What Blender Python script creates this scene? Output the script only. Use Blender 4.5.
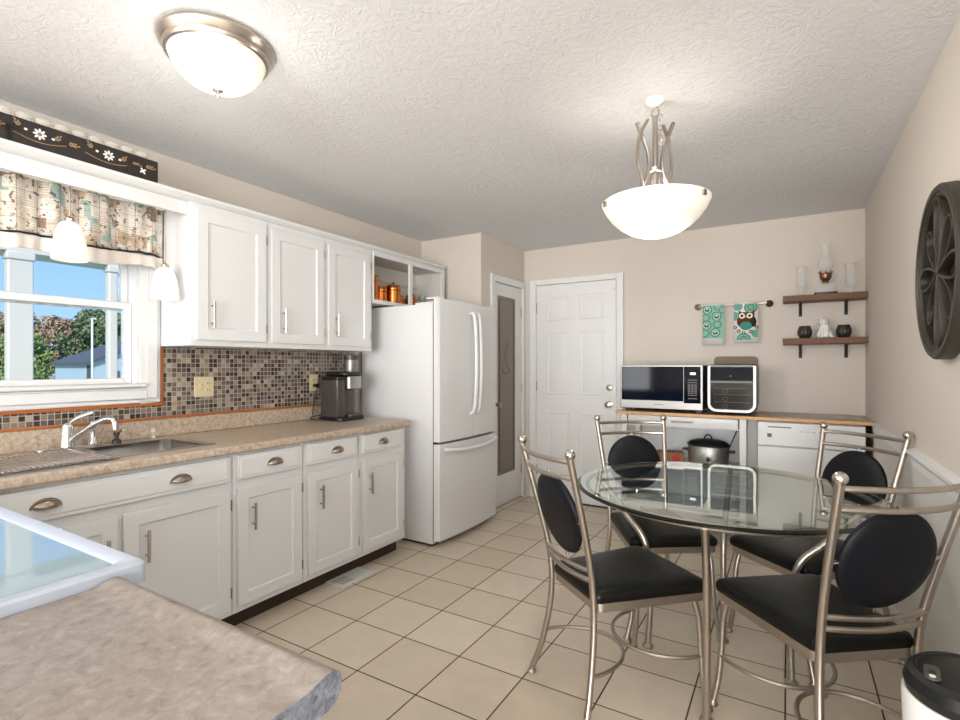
import bpy, bmesh, math, random
from mathutils import Matrix, Vector, noise
PI = math.pi
random.seed(4)
for o in list(bpy.data.objects): bpy.data.objects.remove(o)
SC = bpy.context.scene
COL = SC.collection

# ------------------------------------------------------------------ camera
cam_d = bpy.data.cameras.new('camera'); cam = bpy.data.objects.new('camera', cam_d); COL.objects.link(cam)
cam_d.sensor_width = 36; cam_d.lens = 513.4 / 960 * 36; cam_d.shift_y = 5.3 / 960; cam_d.clip_start = .02; cam_d.clip_end = 500
cam.location = (0, 0, 1.30); cam.rotation_euler = (PI / 2, 0, .5404)
SC.camera = cam
SC.view_settings.view_transform = 'Standard'; SC.view_settings.look = 'None'
SC.view_settings.gamma = 1; SC.view_settings.use_curve_mapping = False
SC.view_settings.exposure = 0.27

# ------------------------------------------------------------------ world, sun, daylight and added fill lights
W = bpy.data.worlds.new('sky'); SC.world = W; W.use_nodes = True
nt = W.node_tree; nt.nodes.clear()
wo = nt.nodes.new('ShaderNodeOutputWorld'); bg = nt.nodes.new('ShaderNodeBackground')
tc = nt.nodes.new('ShaderNodeTexCoord'); sx = nt.nodes.new('ShaderNodeSeparateXYZ'); cr = nt.nodes.new('ShaderNodeValToRGB')
cr.color_ramp.elements[0].position = 0.0; cr.color_ramp.elements[0].color = (.42, .67, 1.0, 1)
cr.color_ramp.elements[1].position = 0.35; cr.color_ramp.elements[1].color = (.17, .42, .90, 1)
nt.links.new(tc.outputs['Generated'], sx.inputs[0]); nt.links.new(sx.outputs['Z'], cr.inputs[0])
nt.links.new(cr.outputs[0], bg.inputs[0]); nt.links.new(bg.outputs[0], wo.inputs[0]); bg.inputs[1].default_value = 1.0

def light(name, kind, loc, rot, energy, color=(1, 1, 1), size=1, size_y=None):
    l = bpy.data.lights.new(name, kind); l.energy = energy; l.color = color
    if kind == 'AREA':
        l.shape = 'RECTANGLE'; l.size = size; l.size_y = size_y or size
    elif kind == 'SUN': l.angle = math.radians(size)
    else: l.shadow_soft_size = size
    o = bpy.data.objects.new(name, l); COL.objects.link(o); o.location = loc; o.rotation_euler = rot
    return o
sun = light('sun', 'SUN', (10, -20, 12), (0, 0, 0), 3.0, (1, .95, .88), 1.5)
sun.rotation_euler = Vector((.60, -.60, .55)).to_track_quat('Z', 'Y').to_euler()
# added fill at an unseen rear opening; then living room window daylight behind the camera
light('rear_fill_light', 'AREA', (.95, -5.42, 1.25), (math.radians(90), 0, 0), 330, (.96, .98, 1.0), 2.6, 2.1)
light('living_window_daylight', 'AREA', (2.92, -1.3, 1.35), (math.radians(90), 0, math.radians(90)), 30, (.86, .93, 1.0), 2.2, 1.7)
LAMP_WARM = (1, .965, .91)
light('left_fill_light', 'AREA', (-2.86, -3.2, 1.4), (math.radians(90), 0, math.radians(-90)), 170, (.96, .98, 1.0), 2.4, 1.6)  # added fill for the right wall, no window known on this side
light('flush_light_bulb', 'POINT', (-1.74, 1.09, 2.08), (0, 0, 0), 4.5, LAMP_WARM, .09)
light('pendant_uplight_bulb', 'POINT', (-.49, 2.28, 2.06), (0, 0, 0), 3, LAMP_WARM, .06)
light('pendant_bowl_glow', 'POINT', (-.49, 2.28, 1.80), (0, 0, 0), 9, LAMP_WARM, .05)

# ------------------------------------------------------------------ helpers
def lin(c):
    if isinstance(c, str): c = [int(c[i:i + 2], 16) / 255 for i in (0, 2, 4)]
    return tuple(((x / 12.92) if x <= .04045 else ((x + .055) / 1.055) ** 2.4) for x in c)
def mat(name, col, rough=.5, metal=0, spec=.5, bump=None, coat=0, emit=None, trans=0, ior=1.5, alpha=1, var=None):
    m = bpy.data.materials.new(name); m.use_nodes = True
    n = m.node_tree.nodes; L = m.node_tree.links; p = n['Principled BSDF']
    c = lin(col)
    p.inputs['Base Color'].default_value = (*c, 1); p.inputs['Roughness'].default_value = rough
    p.inputs['Metallic'].default_value = metal; p.inputs['Specular IOR Level'].default_value = spec
    p.inputs['Coat Weight'].default_value = coat; p.inputs['IOR'].default_value = ior
    p.inputs['Transmission Weight'].default_value = trans; p.inputs['Alpha'].default_value = alpha
    if emit:
        p.inputs['Emission Color'].default_value = (*emit[0], 1); p.inputs['Emission Strength'].default_value = emit[1]
    t = n.new('ShaderNodeTexCoord')
    if var:   # (scale, amount) gentle colour variation
        nz = n.new('ShaderNodeTexNoise'); nz.inputs['Scale'].default_value = var[0]; nz.inputs['Detail'].default_value = 5
        mp = n.new('ShaderNodeMapRange'); mp.inputs[3].default_value = 1 - var[1]; mp.inputs[4].default_value = 1 + var[1]
        mx = n.new('ShaderNodeMix'); mx.data_type = 'RGBA'; mx.blend_type = 'MULTIPLY'; mx.inputs[0].default_value = 1
        mx.inputs[6].default_value = (*c, 1)
        L.new(t.outputs['Object'], nz.inputs['Vector']); L.new(nz.outputs[0], mp.inputs[0]); L.new(mp.outputs[0], mx.inputs[7]); L.new(mx.outputs[2], p.inputs['Base Color'])
    if bump:  # (scale, strength)
        nz = n.new('ShaderNodeTexNoise'); nz.inputs['Scale'].default_value = bump[0]; nz.inputs['Detail'].default_value = 4
        b = n.new('ShaderNodeBump'); b.inputs['Strength'].default_value = bump[1]; b.inputs['Distance'].default_value = .01
        L.new(t.outputs['Object'], nz.inputs['Vector']); L.new(nz.outputs[0], b.inputs['Height']); L.new(b.outputs[0], p.inputs['Normal'])
    return m
def nodes(m): return m.node_tree.nodes, m.node_tree.links, m.node_tree.nodes['Principled BSDF']
def math_node(n, L, op, a, b=None, c=None):
    k = n.new('ShaderNodeMath'); k.operation = op
    for i, v in enumerate((a, b, c)):
        if v is None: continue
        if isinstance(v, (int, float)): k.inputs[i].default_value = v
        else: L.new(v, k.inputs[i])
    return k.outputs[0]
def ramp(n, stops, interp='LINEAR'):
    r = n.new('ShaderNodeValToRGB'); r.color_ramp.interpolation = interp
    e = r.color_ramp.elements
    while len(e) < len(stops): e.new(.5)
    for k, (p, c) in zip(e, stops): k.position = p; k.color = (*lin(c), 1)
    return r
def tile_mat(name, axes, size, origin, grout_w, colors, grout, rough, bump_s, noise_amt=.08, groutrough=.8):
    """square tiles with a random colour each, laid out in real world metres"""
    m = mat(name, 'ffffff', rough); n, L, p = nodes(m)
    g = n.new('ShaderNodeNewGeometry'); s = n.new('ShaderNodeSeparateXYZ'); L.new(g.outputs['Position'], s.inputs[0])
    fl, ed = [], []
    for a, o in zip(axes, origin):
        q = math_node(n, L, 'DIVIDE', math_node(n, L, 'SUBTRACT', s.outputs[a], o), size)
        fl.append(math_node(n, L, 'FLOOR', q))
        f = math_node(n, L, 'FRACT', q)
        ed.append(math_node(n, L, 'SUBTRACT', .5, math_node(n, L, 'ABSOLUTE', math_node(n, L, 'SUBTRACT', f, .5))))
    d = math_node(n, L, 'MINIMUM', ed[0], ed[1])
    mk = n.new('ShaderNodeMapRange'); mk.interpolation_type = 'SMOOTHSTEP'
    mk.inputs[1].default_value = grout_w / size * .35; mk.inputs[2].default_value = grout_w / size * .65; L.new(d, mk.inputs[0])
    cb = n.new('ShaderNodeCombineXYZ'); L.new(fl[0], cb.inputs[0]); L.new(fl[1], cb.inputs[1])
    wn = n.new('ShaderNodeTexWhiteNoise'); L.new(cb.outputs[0], wn.inputs[0])
    r = ramp(n, colors, 'CONSTANT' if len(colors) > 3 else 'LINEAR'); L.new(wn.outputs[0], r.inputs[0])
    nz = n.new('ShaderNodeTexNoise'); nz.inputs['Scale'].default_value = 9; nz.inputs['Detail'].default_value = 8; nz.inputs['Roughness'].default_value = .65
    L.new(g.outputs['Position'], nz.inputs['Vector'])
    mr = n.new('ShaderNodeMapRange'); mr.inputs[1].default_value = .3; mr.inputs[2].default_value = .7; mr.inputs[3].default_value = 1 - noise_amt; mr.inputs[4].default_value = 1 + noise_amt; L.new(nz.outputs[0], mr.inputs[0])
    mu = n.new('ShaderNodeMix'); mu.data_type = 'RGBA'; mu.blend_type = 'MULTIPLY'; mu.inputs[0].default_value = 1
    L.new(r.outputs[0], mu.inputs[6]); L.new(mr.outputs[0], mu.inputs[7])
    mx = n.new('ShaderNodeMix'); mx.data_type = 'RGBA'; mx.inputs[6].default_value = (*lin(grout), 1)
    L.new(mk.outputs[0], mx.inputs[0]); L.new(mu.outputs[2], mx.inputs[7]); L.new(mx.outputs[2], p.inputs['Base Color'])
    rr = n.new('ShaderNodeMapRange'); rr.inputs[3].default_value = groutrough; rr.inputs[4].default_value = rough; L.new(mk.outputs[0], rr.inputs[0]); L.new(rr.outputs[0], p.inputs['Roughness'])
    b = n.new('ShaderNodeBump'); b.inputs['Strength'].default_value = bump_s; b.inputs['Distance'].default_value = .002
    L.new(mk.outputs[0], b.inputs['Height']); L.new(b.outputs[0], p.inputs['Normal'])
    return m

class MB:
    """collects shapes, then links them as ONE mesh object"""
    def __init__(s, T=None): s.v = []; s.f = []; s.m = []; s.T = T; s.sm = []
    def add(s, vs, fs, mi=0, smooth=False, T=None):
        b = len(s.v)
        for p in vs:
            p = Vector(p)
            if T is not None: p = T @ p
            if s.T is not None: p = s.T @ p
            s.v.append(p)
        for f in fs: s.f.append([b + i for i in f]); s.m.append(mi); s.sm.append(smooth)
        return s
    def box(s, x0, x1, y0, y1, z0, z1, mi=0, T=None):
        vs = [(x, y, z) for x in (x0, x1) for y in (y0, y1) for z in (z0, z1)]
        return s.add(vs, [(0, 1, 3, 2), (4, 6, 7, 5), (0, 4, 5, 1), (2, 3, 7, 6), (0, 2, 6, 4), (1, 5, 7, 3)], mi, False, T)
    def tube(s, pts, r, seg=10, mi=0, closed=False, rs=None, T=None, flat=1):
        pts = [Vector(p) for p in pts]; n = len(pts); vs = []; fs = []
        up = None
        for i, p in enumerate(pts):
            a = pts[(i - 1) % n] if (closed or i > 0) else p
            b = pts[(i + 1) % n] if (closed or i < n - 1) else p
            t = (b - a).normalized()
            if up is None:
                up = t.orthogonal().normalized()
                if abs(t.z) < .9: up = (Vector((0, 0, 1)) - t * t.z).normalized()
            up = (up - t * up.dot(t)).normalized(); sd = t.cross(up)
            rr = rs[i] if rs else r
            for k in range(seg):
                a_ = 2 * PI * k / seg
                vs.append(p + up * (math.cos(a_) * rr) + sd * (math.sin(a_) * rr * flat))
        m = n if closed else n - 1
        for i in range(m):
            for k in range(seg):
                a, b = i * seg, ((i + 1) % n) * seg
                fs.append((a + k, a + (k + 1) % seg, b + (k + 1) % seg, b + k))
        s.add(vs, fs, mi, True, T)
        if not closed:
            s.add(vs[:seg], [tuple(range(seg))[::-1]], mi, False, T); s.add(vs[-seg:], [tuple(range(seg))], mi, False, T)
        return s
    def lathe(s, prof, c=(0, 0, 0), seg=24, mi=0, T=None, sx=1, sy=1):
        vs = []; fs = []
        for (r, z) in prof:
            for k in range(seg):
                a = 2 * PI * k / seg; vs.append((c[0] + r * math.cos(a) * sx, c[1] + r * math.sin(a) * sy, c[2] + z))
        for i in range(len(prof) - 1):
            for k in range(seg):
                fs.append((i * seg + k, i * seg + (k + 1) % seg, (i + 1) * seg + (k + 1) % seg, (i + 1) * seg + k))
        return s.add(vs, fs, mi, True, T)
    def cyl(s, c, r, z0, z1, seg=24, mi=0, T=None, sx=1, sy=1):
        s.lathe([(1e-5, z0), (r, z0), (r, z1), (1e-5, z1)], (c[0], c[1], 0), seg, mi, T, sx, sy); return s
    def ball(s, c, r, mi=0, seg=16, T=None, sc=(1, 1, 1)):
        pr = [(max(1e-5, r * math.sin(PI * i / (seg // 2))), -r * math.cos(PI * i / (seg // 2)) * sc[2]) for i in range(seg // 2 + 1)]
        return s.lathe(pr, c, seg, mi, T, sc[0], sc[1])
    def prism(s, poly, w0, w1, mi=0, T=None):
        """polygon in (u,v), extruded along w (local x,y,z)"""
        n = len(poly); vs = [(u, v, w0) for u, v in poly] + [(u, v, w1) for u, v in poly]
        fs = [tuple(range(n))[::-1], tuple(range(n, 2 * n))] + [(i, (i + 1) % n, n + (i + 1) % n, n + i) for i in range(n)]
        return s.add(vs, fs, mi, False, T)
    def build(s, name, mats, parent=None, bevel=0, seg=2, sharp=35):
        off = Vector((0, 0, 0)); q = parent
        while q is not None: off += q.location; q = q.parent
        me = bpy.data.meshes.new(name)
        me.from_pydata([tuple(p - off) for p in s.v], [], s.f)
        for m in (mats if isinstance(mats, (list, tuple)) else [mats]): me.materials.append(m)
        for p, mi, sm in zip(me.polygons, s.m, s.sm): p.material_index = mi; p.use_smooth = True
        bm = bmesh.new(); bm.from_mesh(me); bmesh.ops.remove_doubles(bm, verts=bm.verts, dist=1e-6)
        bmesh.ops.recalc_face_normals(bm, faces=bm.faces); bm.to_mesh(me); bm.free()
        me.set_sharp_from_angle(angle=math.radians(sharp))
        o = bpy.data.objects.new(name, me); COL.objects.link(o)
        if parent is not None: o.parent = parent
        if bevel:
            b = o.modifiers.new('bevel', 'BEVEL'); b.width = bevel; b.segments = seg; b.limit_method = 'ANGLE'; b.angle_limit = math.radians(40); b.harden_normals = False
        return o
LEFT = Matrix(((0, 0, 1, 0), (1, 0, 0, 0), (0, 1, 0, 0), (0, 0, 0, 1)))     # (u,v,w) -> (X=w, Y=u, Z=v): fronts on the sink wall
BACK = Matrix(((1, 0, 0, 0), (0, 0, -1, 0), (0, 1, 0, 0), (0, 0, 0, 1)))    # (u,v,w) -> (X=u, Y=-w, Z=v): fronts on the far wall
def tag(o, label=None, cat=None, group=None, kind=None):
    if label: o['label'] = label
    if cat: o['category'] = cat
    if group: o['group'] = group
    if kind: o['kind'] = kind
    return o
def empty(name, loc=(0, 0, 0), label=None, cat=None, group=None):
    o = bpy.data.objects.new(name, None); COL.objects.link(o); o.location = loc; o.empty_display_size = .05
    return tag(o, label, cat, group)
def struct(mb, name, m, parent=None, **k):
    o = mb.build(name, m, parent, **k)
    if parent is None: o['kind'] = 'structure'
    return o
def copy_tree(o, parent=None):
    c = o.copy(); COL.objects.link(c); c.parent = parent
    for ch in [x for x in bpy.data.objects if x.parent == o]: copy_tree(ch, c)
    return c
def bez(p0, p1, p2, p3, n=12):
    p0, p1, p2, p3 = map(Vector, (p0, p1, p2, p3))
    return [p0 * (1 - t) ** 3 + p1 * 3 * t * (1 - t) ** 2 + p2 * 3 * t * t * (1 - t) + p3 * t ** 3 for t in (i / n for i in range(n + 1))]
def spline(pts, n=6):
    pts = [Vector(p) for p in pts]; P = [pts[0] * 2 - pts[1]] + pts + [pts[-1] * 2 - pts[-2]]; out = []
    for i in range(1, len(P) - 2):
        for k in range(n):
            t = k / n; a, b, c, d = P[i - 1:i + 3]
            out.append(.5 * ((2 * b) + (c - a) * t + (2 * a - 5 * b + 4 * c - d) * t * t + (3 * b - a - 3 * c + d) * t ** 3))
    return out + [pts[-1]]
def panel(mb, u0, u1, v0, v1, w0, w1, border, depth, slope=.006, mi=0, raised=False):
    """slab with one sunk panel (shaker front); raised adds a field inside"""
    d = -depth
    R = lambda a: [(u0 + a, v0 + a), (u1 - a, v0 + a), (u1 - a, v1 - a), (u0 + a, v1 - a)]
    rings = [(R(0), w0), (R(0), w1), (R(border), w1), (R(border + slope), w1 + d)]
    if raised: rings += [(R(border + slope + .012), w1 + d), (R(border + slope + .03), w1 - .002)]
    vs = []; fs = []
    for r, w in rings: vs += [(u, v, w) for u, v in r]
    for i in range(len(rings) - 1):
        for k in range(4): fs.append((i * 4 + k, i * 4 + (k + 1) % 4, (i + 1) * 4 + (k + 1) % 4, (i + 1) * 4 + k))
    fs.append(tuple(range(len(vs) - 4, len(vs)))); fs.append((3, 2, 1, 0))
    return mb.add(vs, fs, mi)
def rrect(u0, u1, v0, v1, r, n=5):
    out = []
    for cx, cy, a in ((u1 - r, v1 - r, 0), (u0 + r, v1 - r, 90), (u0 + r, v0 + r, 180), (u1 - r, v0 + r, 270)):
        for i in range(n + 1):
            t = math.radians(a + 90 * i / n); out.append((cx + r * math.cos(t), cy + r * math.sin(t)))
    return out

def rr2(u0, u1, v0, v1, rt, rb, n=6):
    out = []
    for cx, cy, a, r in ((u1 - rt, v1 - rt, 0, rt), (u0 + rt, v1 - rt, 90, rt), (u0 + rb, v0 + rb, 180, rb), (u1 - rb, v0 + rb, 270, rb)):
        for i in range(n + 1):
            t = math.radians(a + 90 * i / n); out.append((cx + r * math.cos(t), cy + r * math.sin(t)))
    return out
# ------------------------------------------------------------------ materials
M = {}
M['wall'] = mat('beige wall paint', 'd9cfc3', .75, bump=(180, .06))
M['wainscot'] = mat('off white wall panelling', 'dedad3', .5)
M['white'] = mat('white trim paint', 'e9e8e6', .38)
M['cab'] = mat('white cabinet paint', 'e2e2e1', .4)
M['cab_in'] = mat('cabinet lining', 'd9d4cc', .6)
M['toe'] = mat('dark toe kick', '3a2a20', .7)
M['fridge'] = mat('white enamel', 'e6e6e6', .28, bump=(600, .02))
M['gap'] = mat('dark rubber gap', '2a2927', .7)
M['nickel'] = mat('brushed nickel', 'b9afa4', .3, 1)
M['chrome'] = mat('chrome', 'd8d8d8', .12, 1)
M['steel'] = mat('brushed stainless steel', 'a9a7a3', .42, 1, bump=(90, .03))
M['sink'] = mat('satin sink steel', 'c2c0bc', .28, 1)
M['antique'] = mat('antique nickel pull', 'a39384', .3, 1)
M['chairmetal'] = mat('satin nickel tube', 'b8aea3', .34, 1)
M['black_vinyl'] = mat('black vinyl', '0d0b09', .36, spec=.25, bump=(220, .08))
M['oval_vinyl'] = mat('black padded vinyl', '0e0e14', .48, spec=.25, bump=(260, .06))
M['black'] = mat('black plastic', '131313', .35)
M['black_metal'] = mat('black iron', '181614', .45, .3)
M['bronze'] = mat('dark bronze resin', '3a332c', .5, .2, bump=(60, .1), var=(20, .3))
M['dark_glass'] = mat('black glass', '0a1220', .05, spec=.14)  # faint blue reflection put into the base colour
M['grey_plastic'] = mat('dark grey plastic', '56504c', .35, .2)
M['smoke'] = mat('smoky clear plastic', '6a625e', .1, trans=.55, ior=1.3)
M['copper'] = mat('polished copper', 'c67c44', .22, 1)
M['copper_dark'] = mat('copper band', '9a4a1e', .25, 1)
M['glass'] = mat('clear glass', 'f2f4f2', .04, spec=.9, alpha=.15)
M['milk'] = mat('lit milk glass', 'f5efe2', .3, emit=((1, .93, .82), .3))
M['ceramic'] = mat('white ceramic', 'efeeeb', .2)
M['wood_shelf'] = mat('walnut stained wood', '6f482e', .55, var=(12, .3))
M['wood_edge'] = mat('oak strip', 'dcaa78', .5, var=(20, .12))
M['orange_trim'] = mat('varnished orange wood', 'b5652c', .4, var=(20, .15))
M['bcounter'] = mat('taupe laminate', 'b59d84', .3, var=(60, .08))
M['outlet'] = mat('cream plastic', 'd9c9a3', .4)
M['towel'] = mat('white terry cloth', 'ece9e4', .9, bump=(400, .3))
M['teal'] = mat('teal print', '3f8f80', .9); M['teal_light'] = mat('pale teal print', '8dc0ad', .9); M['brown_print'] = mat('brown print', '5d281a', .9)
M['dark_print'] = mat('dark print', '23201f', .9); M['cream_print'] = mat('cream print', 'f0e6cc', .9); M['sage_print'] = mat('sage print', '86a98a', .9)
M['gold_paint'] = mat('gold paint', 'a5845e', .5); M['white_paint'] = mat('white paint', 'f0eee8', .5)
M['blackboard'] = mat('black lacquered board', '2a2320', .33, bump=(30, .03))
M['daylit_white'] = mat('daylight tinted cabinet end', 'c9dbe8', .45)  # white cabinet; the blue is daylight put into its colour
M['cook_white'] = mat('range frame enamel', 'b9c0cb', .35)
M['cook_side'] = mat('daylight tinted range side', '8f9bb0', .35)  # bluish daylight on the range side put into the enamel colour
M['cook_glass'] = mat('reflection tinted hob', '9fb2b8', .05, coat=.4)  # pale blue of the reflected window put into the hob colour
M['tray'] = mat('brown pressed fibre', '7d6a58', .55)
M['stretch_box'] = mat('brown cardboard', '9a6a4c', .8, var=(30, .1)); M['red'] = mat('red print', 'b83a30', .6)
M['candle'] = mat('candle wax', 'e9dcc8', .5)
M['door_glass'] = mat('etched bronze glass', '81776d', .4, var=(40, .06)); M['etch'] = mat('etched line', '5d544c', .5)

# worktop laminate
def laminate(name, cols, sc, rough):
    m = mat(name, 'ffffff', rough); n, L, p = nodes(m); t = n.new('ShaderNodeNewGeometry')
    a = n.new('ShaderNodeTexNoise'); a.inputs['Scale'].default_value = sc; a.inputs['Detail'].default_value = 10; a.inputs['Roughness'].default_value = .72; a.inputs['Distortion'].default_value = .6
    L.new(t.outputs['Position'], a.inputs['Vector']); r = ramp(n, cols); L.new(a.outputs[0], r.inputs[0]); L.new(r.outputs[0], p.inputs['Base Color'])
    return m
M['counter'] = laminate('stone pattern laminate', [(.3, '8f7b66'), (.45, 'b5a18b'), (.55, 'c6b5a1'), (.7, 'd9ccbb')], 50, .3)
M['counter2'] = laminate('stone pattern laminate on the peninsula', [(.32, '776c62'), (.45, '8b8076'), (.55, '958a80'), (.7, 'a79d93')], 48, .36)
M['floor'] = tile_mat('cream ceramic floor tile', (0, 1), .3127, (-2.198, 1.606), .006, [(0, 'd3c4ae'), (.5, 'd9cab5'), (1, 'dfd1be')], '4f3a2b', .36, .5, .05)
M['mosaic'] = tile_mat('glass mosaic', (1, 2), .0262, (1.49, 1.024), .0035, [(0, '40352f'), (.17, '5d514a'), (.34, '7b7066'), (.48, 'a19380'), (.6, '6e625e'), (.72, '8d7b68'), (.83, '4a403e'), (.93, 'b0a593')], 'ada395', .16, .6, .1, .6)
# ceiling, slap-brushed plaster
m = mat('slap brushed ceiling plaster', 'e4e4e6', .8); n, L, p = nodes(m); g = n.new('ShaderNodeNewGeometry')
a = n.new('ShaderNodeTexNoise'); a.inputs['Scale'].default_value = 16; a.inputs['Detail'].default_value = 7; a.inputs['Roughness'].default_value = .7; a.inputs['Distortion'].default_value = 2.2
b = n.new('ShaderNodeBump'); b.inputs['Strength'].default_value = .75; b.inputs['Distance'].default_value = .012
L.new(g.outputs['Position'], a.inputs['Vector']); L.new(a.outputs[0], b.inputs['Height']); L.new(b.outputs[0], p.inputs['Normal']); M['ceiling'] = m
# printed curtain fabric
m = mat('printed valance cotton', 'ffffff', .85); n, L, p = nodes(m); g = n.new('ShaderNodeNewGeometry')
mp = n.new('ShaderNodeMapping'); mp.inputs['Scale'].default_value = (0, 1, .62); L.new(g.outputs['Position'], mp.inputs['Vector'])
v = n.new('ShaderNodeTexVoronoi'); v.distance = 'CHEBYCHEV'; v.inputs['Scale'].default_value = 24; L.new(mp.outputs[0], v.inputs['Vector'])
s_ = n.new('ShaderNodeSeparateColor'); L.new(v.outputs['Color'], s_.inputs[0])
r1 = ramp(n, [(0, 'dacdbd'), (.22, 'e8e1d6'), (.42, 'a3bbb2'), (.5, 'e2d8ca'), (.66, '9a8270'), (.71, 'e4dace'), (.88, 'c4ae94')], 'CONSTANT'); L.new(s_.outputs[0], r1.inputs[0])
v2 = n.new('ShaderNodeTexNoise'); v2.inputs['Scale'].default_value = 48; v2.inputs['Detail'].default_value = 3; L.new(g.outputs['Position'], v2.inputs['Vector'])
r2 = ramp(n, [(.36, '43352d'), (.42, 'ffffff')]); L.new(v2.outputs[0], r2.inputs[0])
mx = n.new('ShaderNodeMix'); mx.data_type = 'RGBA'; mx.blend_type = 'MULTIPLY'; mx.inputs[0].default_value = .8
L.new(r1.outputs[0], mx.inputs[6]); L.new(r2.outputs[0], mx.inputs[7])
sp_ = n.new('ShaderNodeSeparateXYZ'); L.new(g.outputs['Position'], sp_.inputs[0])
def lines_(axis, size, off, w):
    f = math_node(n, L, 'FRACT', math_node(n, L, 'DIVIDE', math_node(n, L, 'ADD', sp_.outputs[axis], off), size)); return math_node(n, L, 'LESS_THAN', f, w)
lm = math_node(n, L, 'MAXIMUM', lines_(1, .078, 0, .05), math_node(n, L, 'MULTIPLY', lines_(2, .061, .02, .06), .8))
fine = math_node(n, L, 'MULTIPLY', math_node(n, L, 'MULTIPLY', lines_(2, .011, 0, .35), math_node(n, L, 'GREATER_THAN', s_.outputs[1], .5)), .38)
m2 = n.new('ShaderNodeMix'); m2.data_type = 'RGBA'; L.new(math_node(n, L, 'MAXIMUM', math_node(n, L, 'MULTIPLY', lm, .6), fine), m2.inputs[0]); L.new(mx.outputs[2], m2.inputs[6]); m2.inputs[7].default_value = (*lin('7d6353'), 1)
L.new(m2.outputs[2], p.inputs['Base Color']); M['print'] = m
M['sheer'] = mat('blush linen', 'ece0d6', .9, bump=(300, .1))
# outdoor
M['lawn'] = mat('lawn', 'a3a878', .9, var=(.6, .15)); M['siding'] = mat('pale blue siding', 'b8cbd6', .7); M['roof'] = mat('slate blue roof', '5c5f61', .8, var=(3, .1))
M['leaf'] = mat('dark foliage', '75865f', .8, var=(1.6, .55)); M['leaf_autumn'] = mat('autumn foliage', 'ab957a', .8, var=(1.6, .4)); M['leaf_light'] = mat('light green foliage', '93a367', .8, var=(1.6, .4))
M['bark'] = mat('bark', '5a4838', .9); M['post_paint'] = mat('cream porch paint', 'e6e0d0', .6)
M['thin_glass'] = mat('window pane glass', 'ffffff', 0, trans=1, ior=1.01)

# ------------------------------------------------------------------ room shell
XL, XR, YB, ZC = -2.90, .48, 4.63, 2.44
WY0, WY1, WZ0, WZ1 = .10, 1.395, 1.175, 2.10           # sink window opening
struct(MB().box(-3.1, 3.2, -5.7, 4.85, -.12, 0), 'floor', M['floor'])
struct(MB().box(-3.1, 3.2, -5.7, 4.85, ZC, ZC + .12), 'ceiling', M['ceiling'])
w = MB(); w.box(XL - .14, XL, -5.6, -4.4, 0, ZC); w.box(XL - .14, XL, -4.4, -2.0, 0, .6); w.box(XL - .14, XL, -4.4, -2.0, 2.2, ZC); w.box(XL - .14, XL, -2.0, WY0, 0, ZC); w.box(XL - .14, XL, WY1, 4.85, 0, ZC); w.box(XL - .14, XL, WY0, WY1, 0, WZ0); w.box(XL - .14, XL, WY0, WY1, WZ1, ZC)
struct(w, 'wall_left', M['wall'])
struct(MB().box(XL, XR + .12, YB, YB + .14, 0, ZC), 'wall_back', M['wall'])
struct(MB().box(XR, XR + .12, .45, YB, 0, ZC), 'wall_right', M['wall'])
struct(MB().box(XR + .12, 3.1, .45, .57, 0, ZC), 'wall_living', M['wall'])
w = MB(); w.box(2.98, 3.1, -5.6, -2.4, 0, ZC); w.box(2.98, 3.1, -.2, .45, 0, ZC); w.box(2.98, 3.1, -2.4, -.2, 0, .5); w.box(2.98, 3.1, -2.4, -.2, 2.2, ZC); struct(w, 'wall_east', M['wall'])
w = MB(); w.box(-2.9, -.35, -5.6, -5.48, 0, ZC); w.box(2.25, 2.98, -5.6, -5.48, 0, ZC); w.box(-.35, 2.25, -5.6, -5.48, 2.3, ZC); w.box(-.35, 2.25, -5.6, -5.48, 0, .2); struct(w, 'wall_rear', M['wall'])
# pantry closet: face towards the camera and the side that holds its door
CX, CY = -2.26, 3.785
struct(MB().box(XL, CX, CY, CY + .10, 0, ZC), 'wall_pantry', M['wall'])
w = MB(); w.box(CX - .10, CX, CY + .10, 4.00, 0, ZC); w.box(CX - .10, CX, 4.575, YB, 0, ZC); w.box(CX - .10, CX, 4.00, 4.575, 2.06, ZC); struct(w, 'wall_closet', M['wall'])
# trims and boards
def trim_box(name, *b, **k): return struct(MB().box(*b), name, k.get('m', M['white']), bevel=.004)
trim_box('baseboard_back', -2.19 + .93, -1.16, YB - .015, YB, 0, .09)
trim_box('baseboard_closet', CX, CX + .012, CY, 3.935, 0, .09)
# wainscot panel and chair rail on the right wall
struct(MB().box(XR - .012, XR, .45, 4.10, .0, .90), 'wall_wainscot', M['wainscot'])
r = MB(T=Matrix(((1, 0, 0, 0), (0, 0, 1, 0), (0, 1, 0, 0), (0, 0, 0, 1))))
r.prism([(XR, .86), (XR - .018, .865), (XR - .018, .895), (XR - .026, .905), (XR - .036, .918), (XR - .036, .93), (XR - .01, .936), (XR, .936)], .45, 3.02)
struct(r, 'trim_1', M['white'])
r = MB(T=Matrix(((1, 0, 0, 0), (0, 0, 1, 0), (0, 1, 0, 0), (0, 0, 0, 1))))
r.prism([(XR, .87), (XR - .017, .875), (XR - .017, .90), (XR - .022, .918), (XR - .022, .93), (XR, .934)], 3.03, 4.095)
struct(r, 'trim_2', M['white'])
trim_box('baseboard_right', XR - .026, XR - .012, .45, 4.05, 0, .10)

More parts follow.
